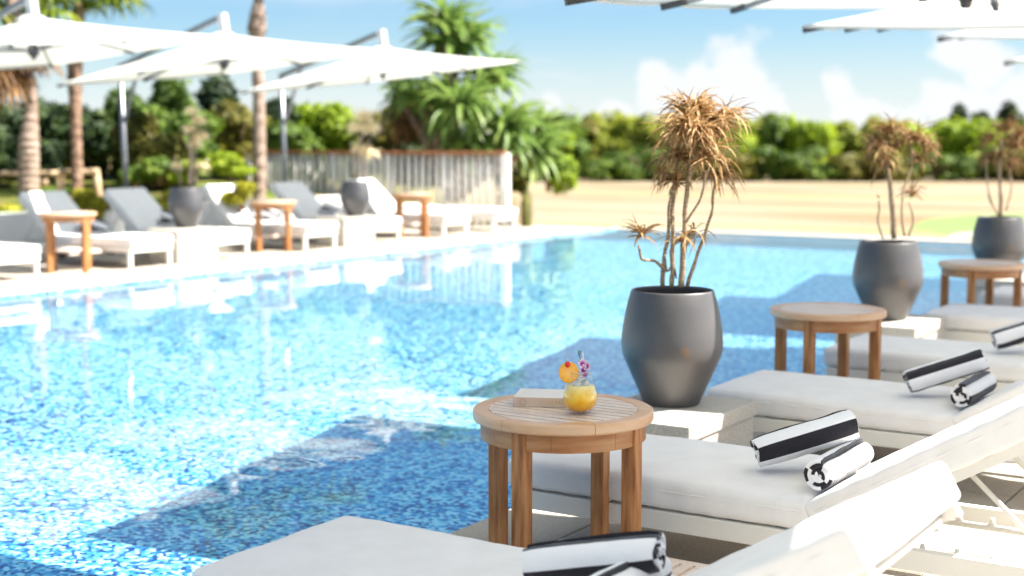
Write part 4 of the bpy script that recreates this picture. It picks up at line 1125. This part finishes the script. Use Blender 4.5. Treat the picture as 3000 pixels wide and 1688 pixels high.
def palm(label, base, pts, rads, bark, crown, nf, L, seed, fan=True, skirt=True, mt='palm_leaf'):
    t = thing('palm_tree', label, 'palm tree', base, 0, 'palms behind the far loungers'); B = Vector(base); rd = random.Random(seed)
    palm_trunk(t, [Vector(p) - B for p in pts], rads, M[bark], seed)
    m = MB(); c = Vector(crown) - B
    for k in range(nf):
        a = 2 * PI * k / nf + rd.uniform(-.2, .2); e = rd.uniform(-.1, 1.3)
        frond(m, c, Vector((math.cos(a), math.sin(a), e)), L * rd.uniform(.8, 1.15), rd, fan)
    m.build('crown', M[mt], t)
    if skirt:
        m = MB()
        for k in range(26):
            a = rd.random() * 6.28; p = c + Vector((0, 0, -rd.uniform(.1, .9))); frond(m, p, Vector((math.cos(a), math.sin(a), -1.3 + rd.random())), L * rd.uniform(.4, .7), rd, True)
        m.build('dead_fronds', M['dead_frond'], t)
dp = 19.5
palm('thick pale palm trunk near the left edge with dead fronds hanging', P(72, 470, dp), [P(72, 500, dp), P(72, 430, dp), P(72, 360, dp), P(80, 260, dp), P(60, 160, dp), P(40, 60, dp), P(20, -60, dp)], [.14, .145, .14, .08, .12, .1, .1], 'bark', P(15, 20, dp), 13, 1.5, 1)
m_ = palm
palm('rough barked palm, second from the left, crown behind the first parasols', P(192, 500, 20.5), [P(194, 520, 20.5), P(193, 400, 20.5), P(190, 300, 20.5), P(188, 180, 20.5), P(195, 60, 20.5), P(200, 10, 20.5)], [.085, .08, .08, .11, .1, .08], 'bark_rough', P(212, 22, 20.5), 20, 1.25, 2, skirt=False)
palm('slim tall palm with knobbly neck between the two grey parasol posts', P(652, 490, 22), [P(652, 520, 22), P(652, 400, 22), P(651, 250, 22), P(646, 110, 22), P(646, 75, 22), P(648, 45, 22), P(652, -20, 22), P(655, -90, 22)], [.105, .105, .095, .085, .15, .13, .05, .05], 'bark', P(656, -150, 22), 14, 2.0, 3, skirt=False)

# pandanus clump
t = thing('pandanus_tree', 'large spiky pandanus clump behind the picket fence', 'tree', P(1130, 500, 24)); B = P(1130, 500, 24); rd = random.Random(6)
heads = [(1145, 110, 24, 1.0, 95), (1120, 60, 24, .8, 50), (1155, 270, 23.3, .9, 110), (1060, 250, 23.8, .7, 60), (1230, 200, 24.2, .8, 70), (1270, 330, 23.6, .95, 100), (1340, 380, 23.9, .85, 80), (1180, 380, 23.5, .7, 60), (1000, 240, 24.4, .6, 40), (1360, 320, 24.6, .55, 40)]
m = MB(); root = P(1140, 500, 24)
for vx, vy, d, L, n in heads:
    e = P(vx, vy, d); md = root.lerp(e, .55) + Vector((0, 0, .15)); m.tube([root - B, md - B, e - B], [.12, .08, .06], 8)
m.build('trunk', M['bark_rough'], t)
m = MB()
for vx, vy, d, L, n in heads:
    p0 = P(vx, vy, d) - B
    for k in range(n):
        a = rd.random() * 6.28; e = rd.uniform(-.5, 1.5)
        strap(m, p0 + Vector((rd.uniform(-.08, .08), rd.uniform(-.08, .08), rd.uniform(-.15, .1))), Vector((math.cos(a), math.sin(a), e)), L * rd.uniform(.7, 1.15), .125, rd.uniform(.1, .5), rd, 6, lift=.35)
m.build('crown', M['pand_leaf'], t)
m = MB()
for k in range(150):
    vx, vy = rd.choice([(1000, 280), (1040, 300), (1090, 240), (1200, 400), (1100, 330)]); p0 = P(vx + rd.uniform(-25, 25), vy + rd.uniform(-20, 20), 24.5) - B; a = rd.random() * 6.28
    strap(m, p0, Vector((math.cos(a), math.sin(a), -.3)), rd.uniform(.4, .8), .08, .8, rd, 5)
m.build('dead_leaves', M['dead_frond'], t)
tree('shrub', 'shrub', 'brown shrub low behind the right end of the picket fence', 1290, 400, 560, 110, 24.5, 'green_olive', 2200, .06, 601, None, 5)
tree('shrub', 'shrub', 'dark undergrowth beneath the pandanus behind the fence', 1120, 330, 470, 330, 26, 'green_dark', 4000, .08, 602, None, 6)
tree('shrub', 'shrub', 'pale green shrub spreading right of the pandanus over the lawn edge', 1380, 330, 470, 130, 27, 'green_lime', 2400, .08, 603, None, 5)
# sandy mound and cut stump at the end of the far deck
mb = MB(); c0 = gp(1275, 575, 0); rd = random.Random(5)
ring = []
vs = [(0, 0, .62)]; n = 20
for j in range(1, 6):
    for i in range(n):
        a = 2 * PI * i / n; r = .085 * j * (1 + .2 * noise.noise(Vector((math.cos(a), math.sin(a), 2)))); z = .62 * math.cos(j / 5 * PI / 2) ** .7 + .05 * noise.noise(Vector((a * 2, j, 0))) - (.9 if j == 5 else 0)
        vs.append((math.cos(a) * r, math.sin(a) * r, z))
fs = [(0, 1 + i, 1 + (i + 1) % n) for i in range(n)] + [(1 + j * n + i, 1 + (j + 1) * n + i, 1 + (j + 1) * n + (i + 1) % n, 1 + j * n + (i + 1) % n) for j in range(4) for i in range(n)]
mb.add(vs, fs, smooth=True); o = mb.build('boulder', M['mound'], None, P(1288, 585, 23.4)); o.location.z = -.1
tag(o, 'pale sandy boulder beside the right end of the picket fence', 'boulder')
mb = MB(); c1 = P(1325, 575, 22.6)
for k in range(5):
    a = k * 1.26; mb.tube([(c1.x + .04 * math.cos(a), c1.y + .04 * math.sin(a), -.84), (c1.x + .05 * math.cos(a), c1.y + .05 * math.sin(a), .42 + .06 * (k % 3))], .045, 8)
tag(mb.build('tree_stump', M['green_olive']), 'dark mossy stump standing at the far left corner of the pool', 'stump')
